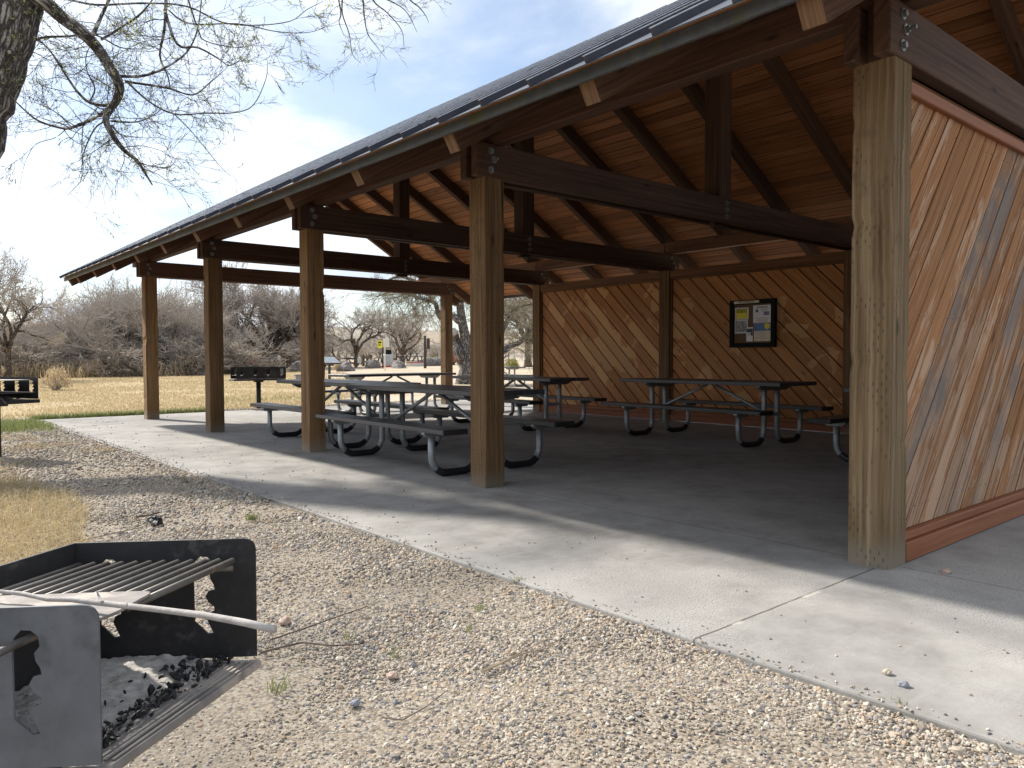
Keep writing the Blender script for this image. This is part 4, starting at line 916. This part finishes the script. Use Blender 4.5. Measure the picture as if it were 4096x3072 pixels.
def grow(out, p, d, L, r, lvl, rnd, up=.02, wander=.22, ratio=.62, kids=(2, 4), ang=.8, limb_r=.02, steps=5, rmin=.004):
    """recursive bare branch; out['limb'] gets polylines, out['twig'] gets straight segments"""
    pts = [p]; rad = [r]; st = L / steps
    for i in range(steps):
        d = (d + Vector((rnd.gauss(0, wander), rnd.gauss(0, wander), rnd.gauss(0, wander) + up))).normalized()
        p = p + d * st; pts.append(p); rad.append(max(rmin * .6, r * (1 - .6 * (i + 1) / steps)))
        if lvl > 0 and i >= (0 if lvl < 3 else 1):
            for _ in range(rnd.randint(*kids) if i > steps * .4 else rnd.randint(0, kids[1] - 1)):
                a = rnd.uniform(.45, 1.15) * ang; ax = Vector((rnd.gauss(0, 1), rnd.gauss(0, 1), rnd.gauss(0, 1))); ax = (ax - d * ax.dot(d)).normalized()
                nd = (d * math.cos(a) + ax * math.sin(a)).normalized()
                grow(out, p, nd, L * ratio * rnd.uniform(.7, 1.1), max(rmin, rad[-1] * .6), lvl - 1, rnd, up, wander, ratio, kids, ang, limb_r, steps if lvl > 1 else 4, rmin)
    if r > limb_r: out['limb'].append((pts, rad))
    else:
        for i in range(len(pts) - 1): out['twig'].append((pts[i], pts[i + 1], rad[i], rad[i + 1]))
def tree_obj(name, out, mt, mc, loc=(0, 0, 0), rz=0, n=6, sides=3):
    e = empty(name, loc, rz)
    if out['limb']:
        m = MB()
        for pts, rad in out['limb']: m.tube(pts, rad, n, cap=True)
        m.build('trunk', mt, e, smooth_=True)
    V, F = prisms(out['twig'], sides); mesh_np('crown', V, F, mc, e); return e
def bare_tree(seed, stems, spread, L, r, lvl=3, up=.05, kids=(2, 3), wander=.2, ratio=.62, ang=.8, mc='twigfar', limb_r=.03, rmin=.010, fork=0., name='bare_tree'):
    rnd = random.Random(seed); out = dict(limb=[], twig=[])
    for s in range(stems):
        a = rnd.uniform(0, 6.3); t = spread * rnd.uniform(.4, 1.1)
        d = Vector((math.sin(t) * math.cos(a), math.sin(t) * math.sin(a), math.cos(t)))
        b = Vector((rnd.gauss(0, .08 * stems), rnd.gauss(0, .08 * stems), -.15))
        if fork: 
            f = Vector((0, 0, fork)); out['limb'].append(([Vector((0, 0, -.2)), f * .3, f * .7, f], [r * 1.7, r * 1.35, r * 1.2, r * 1.1])) if s == 0 else None; b = f * rnd.uniform(.85, 1.)
        grow(out, b, d, L * rnd.uniform(.8, 1.1), r, lvl, rnd, up, wander, ratio, kids, ang, limb_r, 5, rmin)
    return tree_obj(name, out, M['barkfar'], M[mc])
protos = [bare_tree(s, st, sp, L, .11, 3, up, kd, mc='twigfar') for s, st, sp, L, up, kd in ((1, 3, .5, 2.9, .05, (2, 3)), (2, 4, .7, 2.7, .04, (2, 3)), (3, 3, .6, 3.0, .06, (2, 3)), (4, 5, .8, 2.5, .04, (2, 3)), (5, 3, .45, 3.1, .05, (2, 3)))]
shr = [bare_tree(s, 7, 1.0, 1.25, .035, 3, .03, (2, 3), .25, mc='twigdark', limb_r=.03, rmin=.012, name='bare_shrub') for s in (31, 32)]
def height(o):
    c = [q for q in o.children if q.name.startswith('crown')][0]; v = np.empty(len(c.data.vertices) * 3, np.float32); c.data.vertices.foreach_get('co', v); return float(np.percentile(v[2::3], 99.3))
PH_ = [height(p) for p in protos]; SH_ = [height(p) for p in shr]
used = set()
def place(protos_, Hs, i, q, h, rz, sxy=1.0):
    o = protos_[i]
    if o.name in used: o = copy_tree(o)
    else: used.add(o.name)
    s = h / Hs[i]; o.location = q; o.rotation_euler = (0, 0, rz); o.scale = (s * sxy, s * sxy, s); return o
prof = [(-150, 690), (0, 700), (60, 700), (110, 690), (150, 693), (185, 660), (215, 645), (250, 625), (278, 618), (300, 630), (340, 628), (375, 630), (400, 645), (430, 655), (460, 665), (500, 690), (640, 690), (680, 715), (720, 712), (760, 722), (800, 715), (850, 712), (900, 722), (960, 735), (1040, 735), (1140, 735)]
def ptop(x):
    for (a, b), (c, d) in zip(prof[:-1], prof[1:]):
        if a <= x <= c: return b + (d - b) * (x - a) / (c - a)
    return 735
rnd = random.Random(5); x = -130; k = 0
LT = 'bare grey-brown tree in the thicket beyond the dry lawn'; GT = 'bare trees of the thicket beyond the lawn'
LR = 'low bare tree of the scrub line right of the fence, seen under the roof'; GR2 = 'bare trees of the scrub line seen under the roof'
while x < 1100:
    for row in (0, 1):
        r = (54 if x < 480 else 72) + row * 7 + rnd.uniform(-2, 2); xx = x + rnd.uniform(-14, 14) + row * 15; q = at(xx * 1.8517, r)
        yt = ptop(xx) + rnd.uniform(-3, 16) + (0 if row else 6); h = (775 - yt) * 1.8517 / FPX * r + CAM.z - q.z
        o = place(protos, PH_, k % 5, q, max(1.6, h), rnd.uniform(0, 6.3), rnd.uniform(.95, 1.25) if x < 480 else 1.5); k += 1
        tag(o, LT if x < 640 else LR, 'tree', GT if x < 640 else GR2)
    x += 28 if x < 480 else 42
x = -140; k = 0
while x < 660:
    r = (50.5 if x < 480 else 68) + rnd.uniform(-1, 2.5); q = at(x * 1.8517, r); o = place(shr, SH_, k % 2, q, rnd.uniform(1.3, 2.3), rnd.uniform(0, 6.3), rnd.uniform(1.2, 1.7)); k += 1
    tag(o, 'dark leafless shrub at the foot of the thicket', 'shrub', 'leafless shrubs at the foot of the thicket'); x += rnd.uniform(16, 26)
def solo(o, q, h, rz, sxy, lab): s = h / height(o); o.location = q; o.rotation_euler = (0, 0, rz); o.scale = (s * sxy, s * sxy, s); tag(o, lab, 'tree')
solo(bare_tree(61, 4, .45, 3.0, .12, 3, .05, (2, 4), .25, .6, .85, 'twigfar', .03, .011, fork=1.5), at(36, 44), 6.3, .6, .95, 'bare single tree with a straight trunk standing before the reeds at the far left')
solo(bare_tree(62, 7, .95, 3.0, .16, 3, .05, (3, 4), .2, .62, .85, 'twigfar', .03, .013, fork=.8), at(1085, 60), 7.2, 2.2, 1.15, 'broad spreading bare tree behind the far grill')
solo(bare_tree(63, 4, .6, 2.6, .12, 3, .05, (2, 3), .25, .62, .85, 'twigfar', .03, .012, fork=1.0), at(1425, 64), 4.9, 1.0, 1.1, 'bare tree with dark forked trunk behind the left boulders')
solo(bare_tree(64, 5, .75, 2.6, .12, 3, .05, (2, 3), .25, .62, .85, 'twigfar', .03, .012, fork=.9), at(1610, 66), 4.6, 3.0, 1.3, 'wide bare tree behind the white sign post')
solo(bare_tree(65, 3, .7, 2.8, .15, 3, .04, (2, 4), .25, .62, .85, 'twigfar', .03, .012, fork=.7), at(2112, 56), 6.4, 1.5, 1.2, 'bare multi-trunked tree beyond the outdoor picnic table')
# the large willow-like tree beyond the open end
def path_px(pts, d0, dz, seed, s, ox, oy):
    return [pix(ox + a / s, oy + b / s, d0 + dz * mnoise.noise((seed, i * .7, 0))) for i, (a, b) in enumerate(pts)]
def dense(pts, k=4):
    out = []
    for i in range(len(pts) - 1):
        p0, p1, p2, p3 = pts[max(0, i - 1)], pts[i], pts[i + 1], pts[min(len(pts) - 1, i + 2)]
        for j in range(k):
            t = j / k; out.append(.5 * ((2 * p1) + (p2 - p0) * t + (2 * p0 - 5 * p1 + 4 * p2 - p3) * t * t + (3 * p1 - p0 - 3 * p2 + p3) * t ** 3))
    return out + [pts[-1]]
def limb(out, pts, r0, r1, k=4, pw=1.0):
    q = dense(pts, k); n = len(q) - 1; rad = [r0 + (r1 - r0) * (i / n) ** pw for i in range(n + 1)]; out['limb'].append((q, rad)); return q, rad
def sprout(out, q, rad, rnd, every, L, drop, lvl=2, spread=1.0, kids=(1, 2), rmin=.004, frm=0.15, wander=.16, steps=6, ratio=.55, ang=.7):
    acc = 0
    for i in range(1, len(q)):
        seg = (q[i] - q[i - 1]); l = seg.length; t = i / len(q)
        if t < frm: continue
        acc += l
        while acc > every:
            acc -= every * rnd.uniform(.6, 1.4); a = rnd.uniform(0, 6.3); dirn = seg.normalized()
            ax = Vector((math.cos(a), math.sin(a), rnd.uniform(-.6, .6))); ax = (ax - dirn * ax.dot(dirn)).normalized()
            d = (dirn * rnd.uniform(.1, .8) + ax * spread).normalized()
            grow(out, q[i], d, L * rnd.uniform(.5, 1.2), max(rmin, min(rad[i] * .4, rmin * 3)), lvl, rnd, drop, wander, ratio, kids, ang, .05, steps, rmin)
rnd = random.Random(77); out = dict(limb=[], twig=[]); D0 = 31; sc_ = 2.267; ox, oy = 1640, 1080
L_ = []
base = at(1848, 31.2)
tr = [base + Vector((0, 0, -.2))] + path_px([(500, 960), (520, 890), (525, 800), (510, 700), (498, 600), (470, 450), (455, 320), (450, 200), (430, 80), (380, -80)], D0, 0, 1, sc_, ox, oy)
L_.append(limb(out, tr, .36, .10, 4, .8))
for pts, r0, r1, sd in (([(505, 900), (470, 830), (440, 760), (425, 680), (405, 590), (395, 560)], .22, .16, 2), ([(478, 480), (430, 455), (385, 410), (300, 440), (255, 400), (225, 300), (130, 270), (40, 235), (-120, 190), (-300, 240)], .15, .03, 3),
    ([(460, 330), (380, 250), (260, 180), (100, 120), (-100, 60), (-260, 130)], .12, .03, 4), ([(520, 860), (700, 800), (860, 725), (905, 690), (1000, 650), (1060, 580), (1110, 515), (1190, 400)], .17, .06, 5),
    ([(500, 620), (640, 600), (800, 580), (865, 500), (890, 430), (930, 360), (1050, 320), (1160, 300)], .14, .04, 6), ([(450, 250), (600, 150), (800, 120), (1000, 180), (1150, 160)], .1, .03, 7), ([(225, 300), (150, 220), (60, 210), (-60, 260)], .06, .02, 8), ([(455, 330), (300, 100), (200, -20), (60, -80)], .1, .03, 9)):
    L_.append(limb(out, path_px(pts, D0, 2.2, sd, sc_, ox, oy), r0, r1))
for i, (q, rad) in enumerate(L_):
    if i == 1: continue
    sprout(out, q, rad, rnd, .10 if i else .25, 1.1, -.03, 2, 1.0, (1, 2), .006, .3 if i else .45, .2)
bt = tree_obj('willow_tree', out, M['bark'], M['willow'], (0, 0, 0), n=10)
def rebase(e, o):
    for ch in e.children:
        ch.data.transform(Matrix.Translation(-Vector(o)))
    e.location = o
rebase(bt, base); tag(bt, 'large furrowed willow with drooping tan twigs beyond the open end of the pavilion', 'tree')
# the near tree, upper left
rnd = random.Random(9); out = dict(limb=[], twig=[])
def P1(pts, sd, dz=.7, d0=8.2): return path_px(pts, d0, dz, sd * 3.7, 1.58, 0, 0)
tb = Vector((-4.6, 8.0, -.04))
tr = [tb, tb + Vector((.02, 0, 1.0)), tb + Vector((.1, -.02, 2.0))] + P1([(-330, 1000), (-190, 710), (-115, 540), (-25, 300), (40, 60), (95, -150), (90, -420), (20, -760)], 1, 0)
q, rad = limb(out, tr, .38, .30, 5); NL = []
for i in range(len(rad) - 13, len(rad)): rad[i] *= 1 - .72 * (i - len(rad) + 14) / 14
for i, p in enumerate(q): rad[i] *= 1 + .13 * mnoise.noise((0, i * .45, 3))
for pts, r0, r1, sd, ev in (
    ([(10, -110), (160, -40), (275, 10), (390, 110), (520, 205), (620, 310), (690, 420), (752, 530), (742, 620), (690, 700), (670, 765), (722, 870), (785, 950), (870, 1020), (920, 1100), (962, 1168)], .085, .007, 2, .11),
    ([(665, 705), (600, 745), (500, 790), (420, 812), (330, 795), (240, 762), (160, 700), (80, 620), (40, 560)], .020, .004, 3, .09),
    ([(700, 672), (570, 650), (490, 580), (420, 480), (350, 370), (290, 290), (215, 235)], .018, .005, 4, .09),
    ([(60, 330), (150, 300), (260, 240), (420, 230), (600, 220), (760, 300), (900, 310)], .018, .004, 5, .09),
    ([(755, 482), (900, 480), (1040, 430), (1180, 330), (1250, 180), (1275, -30)], .016, .005, 6, .10),
    ([(790, 515), (960, 540), (1080, 562), (1220, 600), (1330, 520), (1420, 440)], .014, .003, 7, .10),
    ([(800, 515), (940, 640), (1100, 720), (1300, 715), (1480, 712), (1600, 665), (1680, 500), (1690, 380)], .011, .0025, 8, .14),
    ([(1100, 720), (1200, 820), (1300, 940), (1400, 1060), (1460, 1115)], .006, .0015, 9, .5),
    ([(1050, -40), (1040, 180), (1010, 350), (1060, 480), (1075, 560)], .018, .005, 10, .10),
    ([(1040, 60), (1120, 280), (1250, 300), (1380, 370), (1450, 415), (1530, 370)], .016, .003, 11, .09),
    ([(380, -20), (600, 30), (900, 20), (1180, 40), (1400, 140), (1600, 160), (1830, 135), (1940, 60), (2040, 10)], .012, .0025, 12, .10),
    ([(1060, 60), (1200, 150), (1500, 150), (1750, 200), (1950, 205), (2085, 160)], .009, .002, 13, .10),
    ([(590, 215), (650, 80), (710, -40)], .024, .012, 14, .12), ([(640, 250), (740, 190), (860, 110), (940, 30), (1000, -60)], .015, .005, 15, .10),
    ([(690, 760), (610, 800), (545, 920), (520, 1020), (515, 1130), (470, 1190), (420, 1240)], .009, .0015, 16, .3),
    ([(700, 765), (850, 772), (950, 740), (1020, 690)], .011, .003, 17, .09), ([(710, 790), (760, 850), (900, 870)], .010, .003, 18, .1), ([(870, 1025), (980, 1055), (1080, 1050), (1120, 990)], .007, .002, 19, .08),
    ([(420, 812), (350, 870), (230, 910), (170, 1000), (140, 1100), (108, 1270)], .005, .001, 20, .3), ([(560, 650), (600, 560), (550, 450), (545, 350), (590, 250)], .009, .004, 21, .1),
    ([(1180, -30), (1250, 180), (1300, 260), (1500, 300), (1640, 270)], .010, .002, 23, .10), ([(760, 560), (720, 640), (650, 690), (560, 640)], .012, .004, 24, .08)):
    q2, r2 = limb(out, P1(pts, sd), r0, r1); NL.append((q2, r2, ev, .30 if sd in (8, 12, 13, 23) else .54))
top = [pix(a[0], a[1], 8.6) for a in ()]
def R4(a, b, d=8.9): return pix(1200 + a / 1.4747, b / 1.4747, d)
for pts in ([(240, -160), (250, -30), (250, 80), (290, 200), (310, 320), (360, 372)], [(340, -150), (370, -10), (380, 100), (400, 200), (450, 270), (512, 350)], [(400, -140), (430, 0), (520, 80), (600, 180), (612, 270)], [(560, -120), (650, 0), (700, 40), (740, 90), (760, 135)], [(300, -120), (480, -20), (620, 60), (690, 190)], [(180, -200), (240, 60), (230, 130), (260, 210)]):
    q2, r2 = limb(out, [R4(a, b, 8.9 + .2 * i) for i, (a, b) in enumerate(pts)], .012, .002); NL.append((q2, r2, .16, .42))
for (q2, r2, ev, LL) in NL: sprout(out, q2, r2, rnd, ev * 1.9, LL, .015, 2, 1.0, (0, 2), .0021, .06, .17, 6, .6)
# the rest of the crown, above and left of the frame; it throws the dappled shade on slab and gravel
for i in range(3):
    a = R(rnd.uniform(-60, 200)); s0 = pix(30 + rnd.uniform(-40, 30), -260 - rnd.uniform(0, 350), 8.2)
    e_ = Vector(((-1.6, 4.6, 6.6), (-3.6, 3.2, 6.2), (-5.4, 10.5, 8.0))[i]); mid = (s0 + e_) / 2 + Vector((rnd.gauss(0, .3), rnd.gauss(0, .3), .5))
    q2, r2 = limb(out, [s0, (s0 + mid) / 2 + Vector((0, 0, .2)), mid, (mid + e_) / 2 + Vector((rnd.gauss(0, .3), rnd.gauss(0, .3), .2)), e_], rnd.uniform(.05, .10), .012)
    sprout(out, q2, r2, rnd, .6, .95, .0, 2, 1.0, (0, 2), .004, .15, .22, 5, .6)
nt = tree_obj('old_tree', out, M['bark'], M['twig'], n=12)
# buds and young leaves along the visible twigs
segs = [s for s in out['twig'] if s[2] < .0040]; rnd.shuffle(segs); LP = []
for s in segs[:3000]:
    p = s[1]; 
    for _ in range(rnd.randint(1, 2)): LP.append(p + Vector((rnd.gauss(0, .008), rnd.gauss(0, .008), rnd.gauss(0, .008))))
n_ = len(LP); A = np.array([p[:] for p in LP]); d = RNG.normal(size=(n_, 3)); d[:, 2] += .3; d /= np.linalg.norm(d, axis=1)[:, None]; s_ = np.cross(d, RNG.normal(size=(n_, 3))); s_ /= np.linalg.norm(s_, axis=1)[:, None]
Ls = RNG.uniform(.014, .038, n_)[:, None]; V = np.stack([A, A + d * Ls * .5 + s_ * Ls * .22, A + d * Ls, A + d * Ls * .5 - s_ * Ls * .22], 1).reshape(-1, 3); F = (np.arange(n_) * 4)[:, None] + np.array([[0, 1, 2, 3]])
mesh_np('young_leaves', V, F, M['bud'], nt)
rebase(nt, tb); tag(nt, 'near tree with thick furrowed trunk and budding twigs hanging into the upper left', 'tree')
# ------------------------------------------------------------------ things in the distance
for i, (x, r, w, d, h, sd, lab) in enumerate(((1196, 52, .62, .5, .55, 3.3, 'pointed dark boulder right of the far grill'), (1382, 51, .85, .6, .48, 1.2, 'low rounded grey boulder nearest the angled panel, grass at its left side'), (1492, 56, .55, .5, .5, 5.1, 'upright grey boulder left of the white sign post'), (1593, 56, .95, .5, .4, 7.4, 'long leaning grey boulder right of the white sign post'), (1738, 60, 1.0, .6, .5, 9.2, 'wide grey boulder beside the tall dark post'))):
    q = at(x, r); rock('boulder', q + Vector((0, 0, h * .3)), w, d, h, M['rock'], sd, lab, 'boulder')
M['wpaint'] = simple('faded_white_paint', (.62, .60, .55), .7, var=.1); M['darkpost'] = simple('dark_brown_post', (.06, .05, .042), .85); M['ysign'] = simple('yellow_sign', (.75, .68, .05), .6, var=.05); M['binm'] = simple('pale_grey_bin', (.42, .45, .47), .5); M['red'] = simple('faded_red', (.45, .07, .06), .7); M['redc'] = simple('crimson_cloth', (.60, .05, .09), .8); M['rust'] = simple('red_brown_metal', (.33, .11, .065), .7, scale=3); M['panelface'] = simple('pale_sign_face', (.30, .33, .35), .5)
def facing(q): return math.atan2(-(CAM.x - q.x), (CAM.y - q.y)) + math.pi
def thing(name, x, r, label, cat, tw=0, group=None): q = at(x, r); return empty(name, tuple(q), facing(q) + R(tw), label=label, cat=cat, group=group)
# local frame: -y faces the camera
t = thing('sign_post', 1541, 50, 'white sign on a thin pale post among the boulders', 'sign', 8); MB().bx(-.035, .035, 0, .05, -.1, 2.1, 'z').build('post', M['wpaint'], t, .004); MB().bx(-.13, .28, -.02, -.001, 1.52, 2.1, 'z').build('sign_board', M['wpaint'], t, .004)
t = thing('warning_sign', 1531, 55, 'small yellow sign on a dark post with a green box, behind the white sign', 'sign'); MB().bx(-.04, .06, 0, .08, -.1, 1.95, 'z').build('post', M['darkpost'], t, .004); yb = MB().bx(-.34, -.001, -.03, -.01, 1.45, 1.98, 'z').build('sign_board', M['ysign'], t); MB().bx(-.29, -.08, -.036, -.031, 1.78, 1.90, 'z').bx(-.27, -.12, -.036, -.031, 1.62, 1.70, 'z').build('black_print', M['ink'], yb); MB().bx(.1, .62, -.05, .1, 1.0, 1.32, 'x').build('dispenser_box', M['frame'], t, .01)
t = thing('litter_bin', 1553, 58, 'pale grey bin on a red base beside the yellow sign', 'bin'); MB().tube([(0, 0, .12), (0, 0, .3), (0, 0, .9), (0, 0, .96)], [.33, .36, .40, .36], 16).build('bin_body', M['binm'], t); MB().bx(-.9, .55, -.4, .4, -.05, .11, 'x').build('red_base', M['red'], t, .02)
t = thing('tall_post', 1701, 54, 'tall dark wooden post with a narrow board on its right side', 'post', 0); MB().tube([(0, 0, -.2), (0, 0, 2.25), (0, 0, 2.3)], [.10, .09, .05], 12).build('post', M['darkpost'], t, smooth_=True); MB().bx(.12, .34, -.05, .02, 1.35, 2.1, 'z').build('board', M['darkpost'], t, .01)
t = thing('wayside_panel', 1318, 36, 'angled interpretive panel on a dark leg behind the third post', 'sign', 35); MB().bx(-.05, .05, -.04, .04, -.1, .80, 'z').build('leg', M['darkpost'], t, .005); fr_ = MB().box((-.45, -.30, .72), (1, 0, 0), (0, .88, .47), (0, -.47, .88), .9, .66, .05).build('panel_frame', M['darkpost'], t, .005); MB().box((-.41, -.30 + .035 - .024, .745 + .045), (1, 0, 0), (0, .88, .47), (0, -.47, .88), .82, .58, .006).build('panel_face', M['panelface'], fr_)
t = thing('lectern_sign', 820, 55, 'small pale topped lectern sign left of the fourth post', 'sign', 20); MB().bx(-.06, .06, -.05, .05, -.1, .62, 'z').build('leg', M['darkpost'], t, .005); MB().box((-.36, -.25, .62), (1, 0, 0), (0, .9, .43), (0, -.43, .9), .72, .5, .04).build('panel', M['wpaint'], t, .004)
t = thing('shade_shelter', 868, 58, 'red brown mono-pitch shelter half hidden behind the fourth post', 'shelter', 5)
for px_ in (-1.25, 1.3): MB().bx(px_ - .09, px_ + .09, -.09, .09, -.1, 1.75 + .2 * px_, 'z').build('post', M['rust'], t, .01)
MB().box((-1.85, -1.1, 1.40 + .10), (1, 0, .22), (0, 1, 0), (-.22, 0, 1), 3.6, 2.2, .10).build('roof', M['rust'], t, .01)
t = thing('wooden_sign', 994, 52, 'wooden board sign left of the red cloth behind the far grill', 'sign', 10); MB().bx(-.02, .13, 0, .12, -.1, 1.28, 'z').build('post', M['stalk'], t, .01); MB().bx(-.27, -.03, -.03, .03, .45, 1.16, 'x').build('board', M['endgrain'], t, .01)
def cloth():
    bm = bmesh.new(); n_ = 14; G_ = [[bm.verts.new((-.16 + .36 * (j / n_) * (.45 + .55 * i / n_) + .03 * math.sin(i), .05 * math.sin(j * 1.3 + i * .6), 1.20 - .66 * i / n_ + .03 * math.sin(j))) for j in range(n_ + 1)] for i in range(n_ + 1)]
    for i in range(n_):
        for j in range(n_): bm.faces.new((G_[i][j], G_[i][j + 1], G_[i + 1][j + 1], G_[i + 1][j]))
    me = bpy.data.meshes.new('red_cloth'); bm.to_mesh(me); me.materials.append(M['redc']); o = bpy.data.objects.new('red_cloth', me); link(o); s = o.modifiers.new('s', 'SOLIDIFY'); s.thickness = .03
    q = at(1012, 51.6); o.location = q; o.rotation_euler = (0, 0, facing(q)); tag(o, 'crimson cloth hanging behind the far grill', 'cloth')
cloth()
t = thing('marker_sign', 1118, 54, 'small white marker on a thin rod beside the broad spreading tree', 'sign'); MB().bx(-.02, .02, 0, .03, -.1, .85, 'z').build('rod', M['darkpost'], t); MB().prism([(-.09, .72), (.06, .72), (.12, .95), (.05, 1.08), (-.09, 1.10)], (1, 0, 0), (0, 0, 1), (0, 1, 0), .03, o=(0, -.035, 0)).build('marker_plate', M['wpaint'], t)
t = thing('utility_box', 1200, 35, 'small concrete box on the lawn left of the third post', 'box', 10); MB().bx(-.20, .28, -.15, .2, -.1, .27, 'z').build('box_body', M['concrete'], t, .015); MB().bx(-.23, .31, -.18, .23, .272, .315, 'x').build('box_lid', M['concrete'], t, .01)
t = thing('metal_shed', 1845, 62, 'red brown ribbed metal screen beside the willow trunk', 'shed', 15); m = MB()
m.bx(-.75, .75, 0, .9, .22, 1.72, 'z')
for i in range(11): m.bx(-.74 + i * .14, -.69 + i * .14, -.03, -.001, .22, 1.72, 'z')
m.build('ribbed_wall', M['rust'], t); MB().bx(-.65, -.5, .05, .2, -.1, .219, 'z').bx(.5, .65, .05, .2, -.1, .219, 'z').build('footing', M['darkpost'], t)
t = thing('fire_ring', 1668, 60, 'low pale ring with a red rim in front of the distant table', 'fire pit'); MB().tube([(0, 0, -.1), (0, 0, .25)], [.8, .8], 20).build('ring_wall', M['wpaint'], t); MB().tube([(0, 0, .252), (0, 0, .31)], [.82, .82], 20).build('rim', M['red'], t)
def fence(pts, label, hp=.85):
    P_ = [at(x, r) for x, r in pts]; f = empty('rail_fence', tuple(P_[0]), 0, label=label, cat='fence'); o = P_[0]
    for i, p in enumerate(P_):
        q = p - o; MB().bx(q.x - .09, q.x + .09, q.y - .09, q.y + .09, q.z - .1, q.z + hp, 'z').build('post', M['log'], f, .01)
        if i:
            a = P_[i - 1] - o; dv = (q - a); L = dv.length; dv.normalize(); sd = dv.cross(Vector((0, 0, 1))).normalized(); up = sd.cross(dv)
            for hz in (.28, .60): MB().box(a + Vector((0, 0, hz)) + sd * .10, dv, sd, up, L, .06, .13).build('rail', M['log'], f, .01)
fence([(880, 66), (945, 64), (1010, 62), (1072, 60), (1130, 59.5)], 'dark rail fence passing behind the far grill')
fence([(1148, 62), (1166, 57), (1240, 60), (1300, 62)], 'dark rail fence between the far grill and the third post')
fence([(1330, 66), (1357, 64), (1425, 58), (1454, 62), (1484, 68)], 'dark rail fence behind the boulders, with a pale notice on one post')
t = thing('fence_notice', 1432, 57.5, 'pale notice fixed to the rail fence behind the boulders', 'notice'); MB().bx(-.02, .26, -.05, -.02, .36, .76, 'z').build('notice_plate', M['wpaint'], t)
def bush(x, r, w, h, n, mat, label):
    q = at(x, r); e = empty('bush', tuple(q), 0, label=label, cat='bush'); rnd = random.Random(int(x)); P_ = []; seg = []
    for i in range(n):
        a = rnd.uniform(0, 6.3); t_ = math.acos(rnd.uniform(.05, 1)); rr2 = rnd.uniform(.55, 1) * (1 + .25 * mnoise.noise((math.cos(a) * 2, math.sin(a) * 2, t_)))
        p = Vector((math.cos(a) * math.sin(t_) * w * rr2, math.sin(a) * math.sin(t_) * w * rr2, .05 + math.cos(t_) * h * rr2)); P_.append(p[:])
        if i % 12 == 0: seg.append((Vector((0, 0, -.05)), p * .5 + Vector((0, 0, .05)), .012, .009)); seg.append((p * .5 + Vector((0, 0, .05)), p, .009, .005))
    V, F = prisms(seg); mesh_np('stems', V, F, M['twigfar'], e); blades('foliage', np.array(P_), RNG.uniform(.06, .16, n), RNG.uniform(.02, .035, n), mat, .6, e)
bush(2049, 52, .52, .62, 1500, M['sage'], 'yellow green rounded bush beyond the outdoor picnic table')
bush(1735, 64, 1.1, .6, 1700, M['sage'], 'low yellow green bush behind the wide boulder')
bush(1352, 50.5, .30, .45, 500, M['reed'], 'tuft of dry grass at the left side of the low rounded boulder')
bush(225, 30, .55, .7, 600, M['reed'], 'loose pale bush standing in the dry lawn left of the posts')
